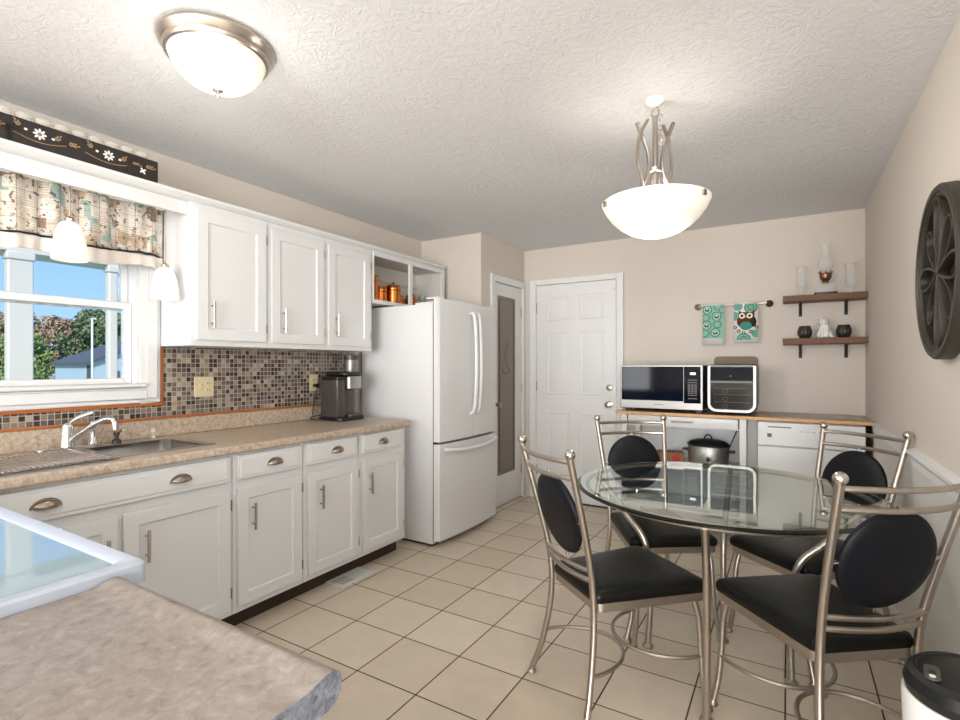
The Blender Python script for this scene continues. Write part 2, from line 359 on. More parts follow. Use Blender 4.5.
# ------------------------------------------------------------------ sink window
w = MB(T=LEFT)
def frame(mb, u0, u1, v0, v1, w0, w1, b, mi=0, bb=None):
    bb = bb or b
    mb.box(u0, u0 + b, v0, v1, w0, w1, mi); mb.box(u1 - b, u1, v0, v1, w0, w1, mi); mb.box(u0 + b, u1 - b, v0, v0 + bb, w0, w1, mi); mb.box(u0 + b, u1 - b, v1 - b, v1, w0, w1, mi)
frame(w, WY0, WY1, WZ0, WZ1, XL - .14, XL - .002, .03)
win = struct(w, 'window_1', M['white'], bevel=.003)
# outer casing with its stepped moulding
w = MB(T=LEFT); frame(w, WY0 - .13, 1.478, 1.105, 2.20, XL + .001, XL + .020, .095, bb=.08)
frame(w, WY0 - .11, 1.46, 1.125, 2.18, XL + .020, XL + .030, .05); w.build('casing', M['white'], win, bevel=.005)
w = MB(T=LEFT); w.box(WY0 - .02, 1.40, 1.186, 1.206, XL - .02, XL + .045); w.build('window_sill', M['white'], win, bevel=.006)
w = MB(T=LEFT); frame(w, WY0 + .03, 1.364, 1.206, 1.625, XL - .075, XL - .04, .035, bb=.028); w.build('lower_sash', M['white'], win, bevel=.003)
w = MB(T=LEFT); frame(w, WY0 + .03, 1.364, 1.585, 2.07, XL - .115, XL - .08, .03, bb=.045); w.box(.62, .70, 1.622, 1.63, XL - .08, XL - .05); w.build('upper_sash', M['white'], win, bevel=.003)
w = MB(T=LEFT); w.box(WY0 + .06, 1.332, 1.23, 1.595, XL - .062, XL - .058); w.build('pane', M['thin_glass'], win)
w = MB(T=LEFT); w.box(WY0 + .06, 1.336, 1.625, 2.045, XL - .10, XL - .096); w.build('pane', M['thin_glass'], win)
# orange wood strip round the casing and along the splashback
w = MB(T=LEFT); w.box(-.05, 1.494, 1.086, 1.104, XL + .001, XL + .014); w.box(1.479, 1.494, 1.104, 1.398, XL + .001, XL + .014)
struct(w, 'trim_3', M['orange_trim'], bevel=.002)
struct(MB(T=LEFT).box(-.10, 2.82, 1.013, 1.024, XL + .001, XL + .026), 'trim_4', M['orange_trim'], bevel=.002)
# mosaic
w = MB(T=LEFT); w.box(-.10, 2.93, 1.024, 1.0855, XL + .0005, XL + .006); w.box(1.4945, 2.93, 1.0855, 1.40, XL + .0005, XL + .006)
struct(w, 'wall_mosaic', M['mosaic'])

# ------------------------------------------------------------------ outdoors through the window
tag(MB().box(-120, -3.6, -60, 90, -.7, -.6).build('lawn', M['lawn']), kind='structure')
tag(MB().box(-5.2, -3.1, -3, 6, -.55, -.45).build('porch_deck', M['post_paint']), kind='structure')  # deck out of view, kept pale to bounce light onto the posts
w = MB(); w.box(-5.05, -4.75, .4, 6, 2.12, 2.35)
tag(w.build('porch_roof', M['post_paint']), kind='structure')
tag(MB().box(-3.5, 3.5, -11, -5.61, 2.36, 2.46).build('rear_sun_blocker', M['post_paint']), kind='structure')  # unseen roof added to keep the sun out of the rear opening
for i, (a, b_, lab) in enumerate(((1.40, 1.549, 'thick cream porch post outside the window, left of the garage'), (2.035, 2.10, 'slim cream porch post outside, at the right edge of the window'))):
    e = empty('porch_post', (-4.8, (a + b_) / 2, -.45), lab, 'post', 'posts of the porch outside')
    q = MB(); q.box(-4.82, -4.75, a, b_, -.45, 2.12); q.build('shaft', M['post_paint'], e, bevel=.01)
    q = MB(); q.box(-4.83, -4.74, a - .01, b_ + .01, 2.06, 2.119); q.build('capital', M['post_paint'], e, bevel=.01)
e = empty('garage', (-28, 13, -.6), 'pale blue garage with a slate blue roof on the lawn beyond the porch', 'garage')
q = MB(); q.box(-29.2, -26, 10.3, 15.7, -.6, 1.33); q.prism([(10.3, 1.33), (15.7, 1.33), (13.0, 2.42)], -29.2, -26.0, T=LEFT); q.build('wall', M['siding'], e)
q = MB(T=LEFT); q.prism([(10.15, 1.30), (13.0, 2.43), (15.85, 1.30), (15.85, 1.42), (13.0, 2.58), (10.15, 1.42)], -29.4, -25.8); q.build('roof', M['roof'], e)
q = MB(T=LEFT); q.box(11.0, 11.55, -.5, 1.05, -25.995, -25.97); q.build('door', M['roof'], e)
q = MB(T=LEFT); q.box(10.28, 10.5, -.6, 1.3, -25.99, -25.96); q.build('corner_trim', M['roof'], e)
q = MB(); q.tube([(-24, 9.68, -.6), (-24, 9.68, 3.15)], .04, 8); q.box(-24.05, -23.95, 9.65, 9.8, 3.15, 3.2); tag(q.build('utility_pole', M['ceramic']), 'thin white pole standing in front of the garage roof', 'pole')
def tree(x, y, h, r, m, lab, name='tree', group='trees beyond the lawn', base=.25):
    e = empty(name, (x, y, -.6), lab, 'tree', group)
    q = MB(); q.tube([(x, y, -.6), (x + .1, y, h * .5)], .25, 8, rs=[.3, .18]); q.build('trunk', M['bark'], e)
    q = MB(); rd = random.Random(x * 7 + y); lumps = []
    for i in range(120):
        a, b_ = rd.uniform(0, 2 * PI), rd.random() ** .5
        zz = rd.uniform(base, 1); rr = r * b_ * (1.05 - abs(zz - .45) ** 1.5 * 1.5)
        lumps.append((Vector((x + rr * math.cos(a), y + rr * math.sin(a), -.6 + h * zz)), rd.uniform(.12, .24) * r))
    for c, k in lumps:
        for _ in range(70):
            d = Vector((rd.gauss(0, 1), rd.gauss(0, 1), rd.gauss(0, 1))).normalized() * k * rd.uniform(.5, 1.1); p = c + d
            n1 = Vector((rd.gauss(0, 1), rd.gauss(0, 1), rd.gauss(0, 1))).normalized(); n2 = n1.orthogonal().normalized(); l = .065 * r * rd.uniform(.6, 1.3)
            q.add([p - n1 * l, p - n2 * l * .6, p + n1 * l, p + n2 * l * .6], [(0, 1, 2, 3)])
    q.build('crown', m, e, sharp=10)
tree(-49, 14.6, 5.4, 2.3, M['leaf_autumn'], 'thin russet tree standing left behind the garage')
tree(-38, 11.9, 3.6, 1.6, M['leaf_light'], 'round light green tree left of the garage', base=.1)
tree(-50, 20.9, 6.2, 2.9, M['leaf'], 'tall dark green tree behind the garage roof')
tree(-50, 27.6, 6.4, 2.9, M['leaf'], 'dark green tree farthest right behind the garage roof')
tree(-60, 14.0, 5.8, 2.7, M['leaf_autumn'], 'russet tree hidden mostly behind the thick porch post')
tree(-58, 20.7, 6.0, 2.5, M['leaf_autumn'], 'pale russet tree filling the gap just left of the dark green tree')
tree(-60, 8.3, 6.0, 2.7, M['leaf'], 'green tree at the left edge of the window view')
tree(-62, 26.5, 7.0, 2.9, M['leaf_light'], 'pale green tree seen between the two dark ones behind the garage')

# ------------------------------------------------------------------ base cabinets (sink wall)
XF = -2.293      # carcass front; doors stand 18 mm proud
def bar_handle(parent, u, v0, v1, w, T=LEFT, m=None):
    q = MB(T=T); q.tube([(u, v0, w + .028), (u, v1, w + .028)], .0065, 10)
    for v in (v0 + .025, v1 - .025): q.tube([(u, v, w), (u, v, w + .028)], .0045, 8)
    return q.build('handle', m or M['nickel'], parent)
def cup_pull(parent, u, v, w, T=LEFT):
    q = MB(T=T); vs = []; fs = []; n = 14; k_ = 7; R, H, D = .042, .03, .024
    for i in range(n + 1):
        a = PI * i / n
        for j in range(k_ + 1):
            b_ = PI / 2 * j / k_
            vs.append((u + R * math.cos(a) * (1 if j else 1) * math.cos(b_ * .0) * (1 - .0) * math.cos(0) * (math.cos(b_) * .12 + .88 if True else 1) * (1), v - .012 + H * math.sin(a) * math.cos(b_), w + .001 + D * math.sin(a) * math.sin(b_)))
    for i in range(n):
        for j in range(k_): fs.append((i * (k_ + 1) + j, (i + 1) * (k_ + 1) + j, (i + 1) * (k_ + 1) + j + 1, i * (k_ + 1) + j + 1))
    q.add(vs, fs, 0, True)
    q.tube([(u + .046 * math.cos(PI * i / n), v - .012 + .034 * math.sin(PI * i / n), w + .0015) for i in range(n + 1)], .0022, 6)
    o = q.build('pull', M['antique'], parent, sharp=80)
    sd = o.modifiers.new('solid', 'SOLIDIFY'); sd.thickness = .0015
    return o
def hinge(parent, u, v, w, T=LEFT):
    MB(T=T).tube([(u, v - .025, w), (u, v + .025, w)], .004, 8).build('hinge', M['antique'], parent)
def base_unit(y0, y1, doors, drawers, label, pulls, handles, hinges):
    e = empty('base_cabinet', ((XF + XL) / 2, (y0 + y1) / 2, 0), label, 'cabinet', 'white base cabinets under the sink wall worktop')
    q = MB(); q.box(XF - .02, XF, y0 + .001, y1 - .001, .10, .876)
    if y1 - y0 > .8: q.box(XL + .002, XF - .02, y0 + .001, y1 - .001, .10, .12); q.box(XL + .002, XF - .02, y0 + .001, y0 + .02, .12, .876); q.box(XL + .002, XF - .02, y1 - .02, y1 - .001, .12, .876)
    else: q.box(XL + .002, XF - .02, y0 + .001, y1 - .001, .10, .876)
    q.build('carcass', M['cab'], e)
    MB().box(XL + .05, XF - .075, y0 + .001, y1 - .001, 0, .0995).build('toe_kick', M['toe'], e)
    for (a, b_), hd, hg in zip(doors, handles, hinges):
        q = MB(T=LEFT); panel(q, a, b_, .133, .703, XF + .0005, XF + .019, .055, .009); d = q.build('door', M['cab'], e, bevel=.002)
        bar_handle(d, hd, .492, .622, XF + .019)
        for z in (.21, .63): hinge(d, hg, z, XF + .012)
    for (a, b_), pl in zip(drawers, pulls):
        q = MB(T=LEFT); panel(q, a, b_, .745, .862, XF + .0005, XF + .017, .0135, -.0035, .004); d = q.build('drawer', M['cab'], e, bevel=.002)
        for u in pl: cup_pull(d, u, .803, XF + .0205)
    return e
base_unit(2.352, 2.800, [(2.378, 2.762)], [(2.378, 2.762)], 'narrow white base cabinet with drawer, next to the refrigerator', [(2.56,)], [2.428], [2.768])
base_unit(1.925, 2.350, [(1.951, 2.335)], [(1.951, 2.325)], 'white base cabinet with drawer, second from the refrigerator', [(2.16,)], [2.03], [2.343])
base_unit(1.505, 1.923, [(1.525, 1.903)], [(1.525, 1.903)], 'white base cabinet with drawer between the sink front and the floor register', [(1.73,)], [1.60], [1.913])
base_unit(.50, 1.503, [(.545, 1.005), (1.027, 1.484)], [(.56, 1.484)], 'wide white sink base cabinet with two doors below the faucet', [(.775, 1.25)], [.962, 1.108], [.535, 1.494])
e = empty('base_cabinet', (-2.6, .1, 0), 'white corner base cabinet between the sink base and the range', 'cabinet', 'white base cabinets under the sink wall worktop')
q = MB(); q.box(XL + .002, -1.80, -.12, .44, .10, .876); q.box(XL + .002, XF, .44, .498, .10, .876); q.build('carcass', M['cab'], e)

# ------------------------------------------------------------------ worktop with backsplash and sink cut-out
ZT = .918
def edge_profile(x_front, z0=.878, z1=ZT): # rolled front edge, in (x,z)
    return [(x_front - .02, z0), (x_front - .006, z0), (x_front, z0 + .008), (x_front, z1 - .012), (x_front - .004, z1 - .003), (x_front - .012, z1), (x_front - .02, z1)]
SY0, SY1, SX0, SX1 = .62, 1.475, -2.845, -2.375
PR = Matrix(((1, 0, 0, 0), (0, 0, 1, 0), (0, 1, 0, 0), (0, 0, 0, 1)))
w = MB(); xf = -2.255
w.prism(edge_profile(xf), -.14, 2.818, T=PR)
w.box(XL + .002, SX0 + .01, -.14, 2.818, .878, ZT); w.box(SX0 + .01, SX1 - .01, -.14, SY0 + .01, .878, ZT); w.box(SX0 + .01, SX1 - .01, SY1 - .01, 2.818, .878, ZT); w.box(SX1 - .01, xf - .02, -.14, 2.818, .878, ZT)
w.box(xf, -1.80, -.14, .44, .878, ZT)
wt = w.build('worktop', M['counter']); tag(wt, 'long beige stone pattern laminate worktop along the sink wall', 'countertop')
MB(T=LEFT).box(-.14, 2.818, ZT + .0005, 1.0125, XL + .001, XL + .022).build('backsplash', M['counter'], wt, bevel=.004)
# sink
e = empty('kitchen_sink', (-2.6, 1.05, ZT), 'stainless steel double bowl sink set into the worktop under the window', 'sink')
def bowl(mb, x0, x1, y0, y1, zb):
    P0 = rrect(x0, x1, y0, y1, .05); P1 = rrect(x0 + .012, x1 - .012, y0 + .012, y1 - .012, .06); P2 = rrect(x0 + .05, x1 - .05, y0 + .05, y1 - .05, .04); n = len(P0)
    vs = [(a, b_, ZT + .003) for a, b_ in P0] + [(a, b_, zb + .03) for a, b_ in P1] + [(a, b_, zb) for a, b_ in P2]
    fs = [(r * n + i, r * n + (i + 1) % n, (r + 1) * n + (i + 1) % n, (r + 1) * n + i) for r in range(2) for i in range(n)] + [tuple(range(2 * n, 3 * n))]
    mb.add(vs, fs, 0, True)
for nm, (y0, y1) in (('left', (SY0 + .03, 1.03)), ('right', (1.07, SY1 - .03))):
    q = MB(); bowl(q, SX0 + .09, SX1 - .02, y0, y1, .74); q.lathe([(1e-5, .744), (.03, .744), (.042, .7405)], ((SX0 + SX1) / 2, (y0 + y1) / 2, 0)); o = q.build('bowl', M['sink'], e, sharp=70)
    sd = o.modifiers.new('s', 'SOLIDIFY'); sd.thickness = .002; sd.offset = 1
q = MB(); zz = (ZT + .0002, ZT + .004)
q.box(SX0, SX0 + .093, SY0, SY1, *zz); q.box(SX1 - .023, SX1, SY0, SY1, *zz); q.box(SX0 + .093, SX1 - .023, SY0, SY0 + .034, *zz); q.box(SX0 + .093, SX1 - .023, SY1 - .034, SY1, *zz); q.box(SX0 + .093, SX1 - .023, 1.028, 1.072, *zz)
q.build('rim', M['sink'], e, bevel=.002)
# faucet
ZD = ZT + .0045
e = empty('faucet', (-2.808, 1.035, ZD), 'chrome kitchen faucet with a raised lever at the back of the sink', 'faucet')
FX, FY = -2.808, 1.035
q = MB(); q.prism(rrect(-2.835, -2.785, .92, 1.17, .022), ZD, ZD + .008); q.build('escutcheon', M['chrome'], e, bevel=.002)
q = MB(); q.lathe([(1e-5, 0), (.028, 0), (.026, .02), (.023, .05), (.024, .085), (.02, .10), (.008, .108), (1e-5, .109)], (FX, FY, ZD + .008)); q.build('body', M['chrome'], e)
q = MB(); q.tube(spline([(FX + .015, FY + .005, ZD + .035), (FX + .07, FY + .045, ZD + .085), (FX + .13, FY + .085, ZD + .128), (FX + .165, FY + .11, ZD + .13), (FX + .175, FY + .117, ZD + .105)]), .011, 12); q.tube([(FX + .175, FY + .117, ZD + .108), (FX + .177, FY + .118, ZD + .085)], .013, 12); q.build('spout', M['chrome'], e)
q = MB(); q.tube(spline([(FX, FY, ZD + .105), (FX + .015, FY + .03, ZD + .135), (FX + .04, FY + .085, ZD + .16)]), .008, 10, rs=None); q.build('lever', M['chrome'], e)
e = empty('side_sprayer', (-2.808, 1.135, ZD), 'chrome side sprayer standing right of the faucet lever', 'sprayer')
q = MB(); q.lathe([(1e-5, .009), (.022, .009), (.016, .03), (.012, .045), (.012, .075), (.015, .095), (.015, .11), (1e-5, .115)], (FX, 1.135, ZD + .001)); q.build('body', M['chrome'], e)
e = empty('soap_dispenser', (-2.808, 1.24, ZD), 'small dark bronze soap pump on the sink deck', 'soap dispenser')
q = MB(); q.lathe([(1e-5, 0), (.02, 0), (.019, .012), (.01, .02), (.009, .035), (.014, .04), (.013, .052), (1e-5, .056)], (-2.808, 1.235, ZD)); q.build('base', M['bronze'], e)
q = MB(); q.tube([(-2.808, 1.235, ZD + .05), (-2.775, 1.25, ZD + .062)], .006, 8); q.build('nozzle', M['chrome'], e)
e = empty('bud_vase', (-2.84, 1.43, ZT), 'small clear glass bud vase on the worktop right of the soap pump', 'vase')
q = MB(); q.lathe([(1e-5, .001), (.016, .001), (.012, .012), (.006, .018), (.016, .034), (.014, .052), (.011, .052), (.012, .036), (1e-5, .024)], (-2.858, 1.43, ZT)); q.build('body', M['glass'], e)
q = MB(); q.lathe([(1e-5, .003), (.010, .003), (.008, .008), (1e-5, .009)], (-2.858, 1.43, ZT)); q.build('foot', M['ceramic'], e)
# roll-up drying rack over the left bowl
e = empty('drying_rack', (-2.6, .8, ZT), 'roll-up steel rod drying rack laid over the left sink bowl', 'drying rack')
x0, x1 = -2.72, -2.325
k = 0
for i in range(24):
    y = .58 + i * .0185
    if y > 1.02: break
    MB().tube([(x0, y, ZT + .0105), (x1, y, ZT + .0105)], .0038, 8).build('rod', M['chrome'], e)
q = MB()
for x in (x0, x1): q.box(x - .009, x + .009, .57, 1.03, ZT + .0045, ZT + .0065)
q.build('edge_strip', M['grey_plastic'], e, bevel=.002)
# outlets
for yy, lab in ((1.722, 'cream wall outlet with a switch on the mosaic beside the window'), (2.52, 'cream wall outlet beside the coffee maker')):
    e = empty('wall_outlet', (XL, yy, 1.175), lab, 'outlet')
    hw = .058 if yy < 2 else .036
    q = MB(T=LEFT); q.prism(rrect(yy - hw, yy + hw, 1.118, 1.235, .006), XL + .0065, XL + .011); q.build('plate', M['outlet'], e, bevel=.002)
    q = MB(T=LEFT); cy = yy + (.024 if yy < 2 else 0)
    for z in (1.157, 1.196): q.prism(rrect(cy - .016, cy + .016, z - .014, z + .014, .01), XL + .0112, XL + .013)
    q.build('socket', M['outlet'], e)
    q = MB(T=LEFT)
    for z in (1.157, 1.196):
        for dy in (-.006, .006): q.box(cy + dy - .0012, cy + dy + .0012, z - .005, z + .006, XL + .0131, XL + .0135)
    q.build('slot', M['black'], e)
    if yy < 2:
        q = MB(T=LEFT); q.box(yy - .029, yy - .019, 1.165, 1.19, XL + .0112, XL + .02); q.build('switch', M['outlet'], e)

# ------------------------------------------------------------------ coffee maker (+ cord) and canister
e = empty('coffee_maker', (-2.70, 2.615, ZT), 'dark grey single cup coffee maker standing by the refrigerator', 'coffee maker')
zc = ZT + .001
q = MB(); q.prism(rrect(-2.84, -2.585, 2.49, 2.74, .06), zc, zc + 0.022); q.build('base', M['black'], e, bevel=.004)
q = MB(); q.prism(rrect(-2.82, -2.67, 2.575, 2.72, .03), zc + 0.023, zc + 0.3055); q.build('tower', M['grey_plastic'], e, bevel=.004)
q = MB(); q.prism(rrect(-2.80, -2.625, 2.495, 2.573, .022), zc + 0.023, zc + 0.2795); q.build('water_tank', M['smoke'], e, bevel=.004)
q = MB(); q.prism(rrect(-2.801, -2.624, 2.494, 2.574, .022), zc + 0.2808, zc + 0.3016); q.build('tank_lid', M['black'], e, bevel=.004)
q = MB(); q.prism(rrect(-2.669, -2.60, 2.58, 2.715, .03), zc + 0.2145, zc + 0.3055); q.build('brew_head', M['steel'], e, bevel=.006)
q = MB(); q.prism(rrect(-2.83, -2.60, 2.545, 2.725, .05), zc + 0.3061, zc + 0.3354); q.build('lid', M['black'], e, bevel=.01)
q = MB(); q.prism(rrect(-2.665, -2.598, 2.59, 2.71, .03), zc + 0.023, zc + 0.04); q.build('drip_tray', M['grey_plastic'], e, bevel=.003)
q = MB(); q.tube(spline([(-2.83, 2.56, zc + 0.03), (-2.868, 2.49, zc + 0.02), (-2.866, 2.47, zc + 0.006), (-2.80, 2.455, zc + 0.004), (-2.76, 2.48, zc + 0.006)]), .003, 6); q.box(-2.886, -2.86, 2.51, 2.54, 1.145, 1.168); q.tube(spline([(-2.862, 2.525, 1.155), (-2.855, 2.515, 1.13), (-2.865, 2.50, 1.03), (-2.868, 2.49, .95)]), .003, 6); q.build('power_cord', M['black'], e)
e = empty('metal_canister', (-2.80, 2.79, ZT), 'tall brushed grey cylinder standing behind the coffee maker', 'canister')
q = MB(); q.cyl((-2.80, 2.795), .052, ZT + .001, 1.375, 28); q.build('body', mat('dark brushed metal', '8f8a86', .35, .8), e, bevel=.003)
q = MB(); q.lathe([(.053, 1.34), (.0545, 1.345), (.0545, 1.376), (1e-5, 1.38)], (-2.80, 2.795, 0), 28); q.build('lid', M['grey_plastic'], e)

# ------------------------------------------------------------------ wall cabinets
XU = -2.60
def upper_unit(y0, y1, d, h, label):
    e = empty('wall_cabinet', (-2.75, (y0 + y1) / 2, 1.40), label, 'cabinet', 'white wall cabinets over the worktop')
    MB().box(XL + .001, XU, y0 + .0005, y1 - .0005, 1.402, 2.135).build('carcass', M['cab'], e)
    q = MB(T=LEFT); panel(q, d[0], d[1], 1.432, 2.10, XU + .0005, XU + .019, .058, .009); dd = q.build('door', M['cab'], e, bevel=.002)
    bar_handle(dd, h, 1.495, 1.635, XU + .019)
    for z in (1.51, 2.02): hinge(dd, d[1] + .007, z, XU + .012)
upper_unit(1.48, 1.925, (1.503, 1.908), 1.578, 'white wall cabinet beside the window, nearest the camera')
upper_unit(1.927, 2.355, (1.945, 2.34), 2.02, 'white wall cabinet in the middle of the three closed ones')
upper_unit(2.357, 2.80, (2.378, 2.77), 2.437, 'white wall cabinet above the coffee maker, beside the copper canisters')
# open cabinet over the refrigerator
e = empty('open_wall_cabinet', (-2.75, 3.3, 1.76), 'open white cabinet with two bays above the refrigerator', 'cabinet')
q = MB(); y0, y1 = 2.802, 3.70; zb, zt = 1.755, 2.135
q.box(XL + .001, XU, y0, y1, zb, zb + .022); q.box(XL + .001, XU, y0, y1, zt - .02, zt); q.box(XL + .001, XU, y0, y0 + .008, zb + .022, zt - .02); q.box(XL + .001, XU, y1 - .018, y1, zb + .022, zt - .02); q.box(XL + .001, XL + .012, y0 + .018, y1 - .018, zb + .022, zt - .02)
q.build('carcass', M['cab_in'], e)
q = MB(T=LEFT)
q.box(y0, y1, zt - .035, zt, XU + .0005, XU + .018); q.box(y0, y1, zb, zb + .027, XU + .0005, XU + .018); q.box(y0, y0 + .006, zb + .027, zt - .035, XU + .0005, XU + .018); q.box(y1 - .05, y1, zb + .027, zt - .035, XU + .0005, XU + .018); q.box(3.215, 3.255, zb + .027, zt - .035, XU + .0005, XU + .018)
q.build('face_frame', M['cab'], e, bevel=.002)
q = MB(); q.box(XL + .013, XL + .035, y0 + .019, y1 - .019, 1.99, 2.03); q.build('back_rail', M['cab_in'], e)
# crown strip with the shelf board over the window
q = MB(T=PR); q.prism([(XL + .001, 2.136), (XU + .004, 2.136), (XU + .01, 2.14), (XU + .018, 2.148), (XU + .024, 2.152), (XU + .024, 2.168), (XL + .001, 2.168)], -.2, 3.70)
hd = q.build('window_header', M['cab']); tag(hd, 'long white crown shelf running over the window and wall cabinets', 'shelf')
q = MB(T=LEFT); q.box(-.2, 1.479, 2.07, 2.1355, XU - .05, XU - .03); q.build('fascia', M['cab'], hd, bevel=.002)
# copper canisters
def canister(name, x, y, r, h, label, knob=True):
    z = zb + .0225
    e = empty(name, (x, y, z), label, 'canister', 'copper canisters in the open cabinet')
    q = MB(); q.lathe([(1e-5, .0005), (r, .0005), (r, h), (r * .9, h + .004), (1e-5, h + .004)], (x, y, z), 28); q.build('body', M['copper'], e)
    q = MB(); q.lathe([(r + .0015, .01), (r + .0015, .018)], (x, y, z), 28); q.lathe([(r + .0015, h - .03), (r + .0015, h - .024)], (x, y, z), 28); q.build('band', M['copper_dark'], e)
    q = MB(); q.lathe([(r + .001, h - .02), (r + .003, h + .002), (r * .95, h + .012), (r * .4, h + .02), (.006, h + .022), (.005, h + .028), (.011, h + .038), (1e-5, h + .044)] if knob else [(r + .001, h - .02), (r + .003, h + .002), (r * .95, h + .012), (1e-5, h + .018)], (x, y, z), 28); q.build('lid', M['copper'], e)
canister('copper_canister', -2.70, 2.892, .062, .185, 'tallest copper canister at the left of the open cabinet', False)
canister('copper_canister', -2.70, 3.008, .049, .115, 'copper canister without a visible knob between two taller ones', False)
canister('copper_canister', -2.665, 3.117, .055, .135, 'copper canister with a knobbed lid beside the cabinet divider')
canister('copper_canister', -2.68, 3.21, .03, .07, 'smallest copper canister half behind the cabinet divider', False)
e = empty('copper_kettle', (-2.70, 3.375, zb + .023), 'round copper pot with a pointed lid in the right bay', 'pot')
q = MB(); q.lathe([(1e-5, .0005), (.04, .0005), (.058, .03), (.056, .07), (.04, .095), (1e-5, .096)], (-2.70, 3.375, zb + .0225), 24); q.build('body', M['copper'], e)
q = MB(); q.lathe([(.041, .097), (.03, .112), (.008, .12), (.006, .135), (.010, .145), (1e-5, .155)], (-2.70, 3.375, zb + .0225), 24); q.build('lid', M['copper'], e)
e = empty('green_candle_holder', (-2.70, 3.53, zb + .023), 'small pale green glass ornament behind the refrigerator top', 'ornament')
q = MB(); q.lathe([(1e-5, .0005), (.03, .0005), (.012, .02), (.01, .07), (.028, .10), (.026, .12), (1e-5, .115)], (-2.70, 3.53, zb + .0225), 20); q.build('body', mat('sage glass', '9fb59a', .2), e)

# decorative board and tumblers above the window
e = empty('painted_board', (-2.60, 1.0, 2.169), 'long black board painted with white and gold flowers, standing above the window', 'board')
q = MB(T=LEFT); q.box(.05, 1.325, 2.1685, 2.280, -2.622, -2.606); q.build('board', M['blackboard'], e, bevel=.002)
q = MB(T=LEFT); q.box(1.19, 1.30, 2.1688, 2.232, -2.6055, -2.602); q.build('end_block', M['blackboard'], e)
q = MB(T=LEFT)
def petal(u, v, a, l, wd, mi, w=-2.6058):
    ps = [(u + math.cos(a) * (l / 2 + l / 2 * math.cos(t)) - math.sin(a) * wd / 2 * math.sin(t), v + math.sin(a) * (l / 2 + l / 2 * math.cos(t)) + math.cos(a) * wd / 2 * math.sin(t)) for t in (2 * PI * i / 10 for i in range(10))]
    q.prism(ps, w, w + .0012, mi)
def flower(u, v, s=1):
    for k in range(8): petal(u + .006 * s * math.cos(k * PI / 4), v + .006 * s * math.sin(k * PI / 4), k * PI / 4, .017 * s, .0085 * s, 0)
    petal(u - .004, v, 0, .008, .008, 1)
    for d in (-.045, .045): petal(u + d - .006, v - (.004 if d > 0 else -.004), 0, .012, .010, 0)
def sprig(u, v, a, n=4, s=1, mi=1):
    for k in range(n):
        x, y = u + math.cos(a) * k * .011 * s, v + math.sin(a) * k * .011 * s
        petal(x, y, a + .8, .016 * s, .007 * s, mi); petal(x, y, a - .8, .016 * s, .007 * s, mi)
    petal(u + math.cos(a) * n * .011 * s, v + math.sin(a) * n * .011 * s, a, .016 * s, .007 * s, mi)
for fu in (.127, .374, .621, .868, 1.115):
    flower(fu, 2.238); sprig(fu + .10, 2.236, 0, 3, .8)
    q.tube([(fu - .09 + .18 * t / 10, 2.222 - .018 * math.sin(PI * t / 10), -2.6052) for t in range(11)], .0016, 5, 1)
    sprig(fu + .055, 2.235, .9, 2, .8); sprig(fu - .065, 2.25, 2.2, 2, .8)
sprig(1.272, 2.24, 0, 3, .9)
for k in range(4): petal(1.255, 2.214, k * PI / 2 + .6, .016, .008, 0, -2.6018)
q.build('painted_flowers', [M['white_paint'], M['gold_paint']], e)
e = empty('iron_hook', (-2.585, .775, 2.169), 'small black iron key hook in front of the painted board', 'hook')
q = MB(T=LEFT); q.tube([(.775, 2.1685, -2.59), (.775, 2.225, -2.59)], .004, 8)
for du in (-.009, .009): q.tube([(.775 + du + .007 * math.cos(t), 2.232 + .007 * math.sin(t), -2.59) for t in (2 * PI * i / 12 for i in range(12))], .0025, 6, closed=True)
q.build('body', M['black_metal'], e)
tl = []
for i in range(9):
    y = .775 + i * .0635
    if i == 0:
        tl0 = empty('glass_tumbler', (-2.68, y, 2.169), 'clear glass tumbler in the row behind the painted board', 'glass', 'row of clear glasses behind the painted board')
        q = MB(); q.lathe([(1e-5, .001), (.024, .001), (.03, .155), (.0285, .155), (.0225, .006), (1e-5, .006)], (-2.68, y, 2.168), 20); q.build('cup', mat('tumbler glass', 'f1e9dd', .08, spec=.9, alpha=.3), tl0)
    else:
        t = copy_tree(tl0); t.location.y = y

# ------------------------------------------------------------------ valance curtain
e = empty('valance_curtain', (-2.83, .8, 2.1), 'kitchen valance printed in beige and teal hanging over the sink window', 'curtain')
def cloth(mb, zt_, zb_, y0, y1, ph=0, scallop=0, nu=150, nv=8):
    vs = []; fs = []
    for i in range(nu + 1):
        y = y0 + (y1 - y0) * i / nu
        for j in range(nv + 1):
            t = j / nv; lo = zb_ + scallop * math.sin(y * 15 + ph)
            z = zt_ + (lo - zt_) * t
            x = -2.835 + (.014 * math.sin(y * 38 + 1.5 * math.sin(y * 7)) + .008 * math.sin(y * 90)) * (.6 + .4 * t)
            vs.append((x, y, z))
    for i in range(nu):
        for j in range(nv): a = i * (nv + 1) + j; fs.append((a, a + 1, a + nv + 2, a + nv + 1))
    mb.add(vs, fs, 0, True)
def cl(name, m, *a, **k):
    q = MB(); cloth(q, *a, **k); o = q.build(name, m, e, sharp=80); s2 = o.modifiers.new('s', 'SOLIDIFY'); s2.thickness = .002; return o
cl('printed_panel', M['print'], 2.132, 1.872, .02, 1.468, scallop=.006)
def band(y): return 1.872 + .006 * math.sin(y * 15)
q = MB(); q.tube([(-2.832 + .0125 * math.sin(y * 38 + 1.5 * math.sin(y * 7)) + .008 * math.sin(y * 90), y, band(y) - .003) for y in [.02 + 1.435 * i / 150 for i in range(151)]], .005, 6, rs=None); q.build('band', M['dark_print'], e)
cl('hem_panel', M['sheer'], 1.866, 1.80, .02, 1.468, scallop=.010)
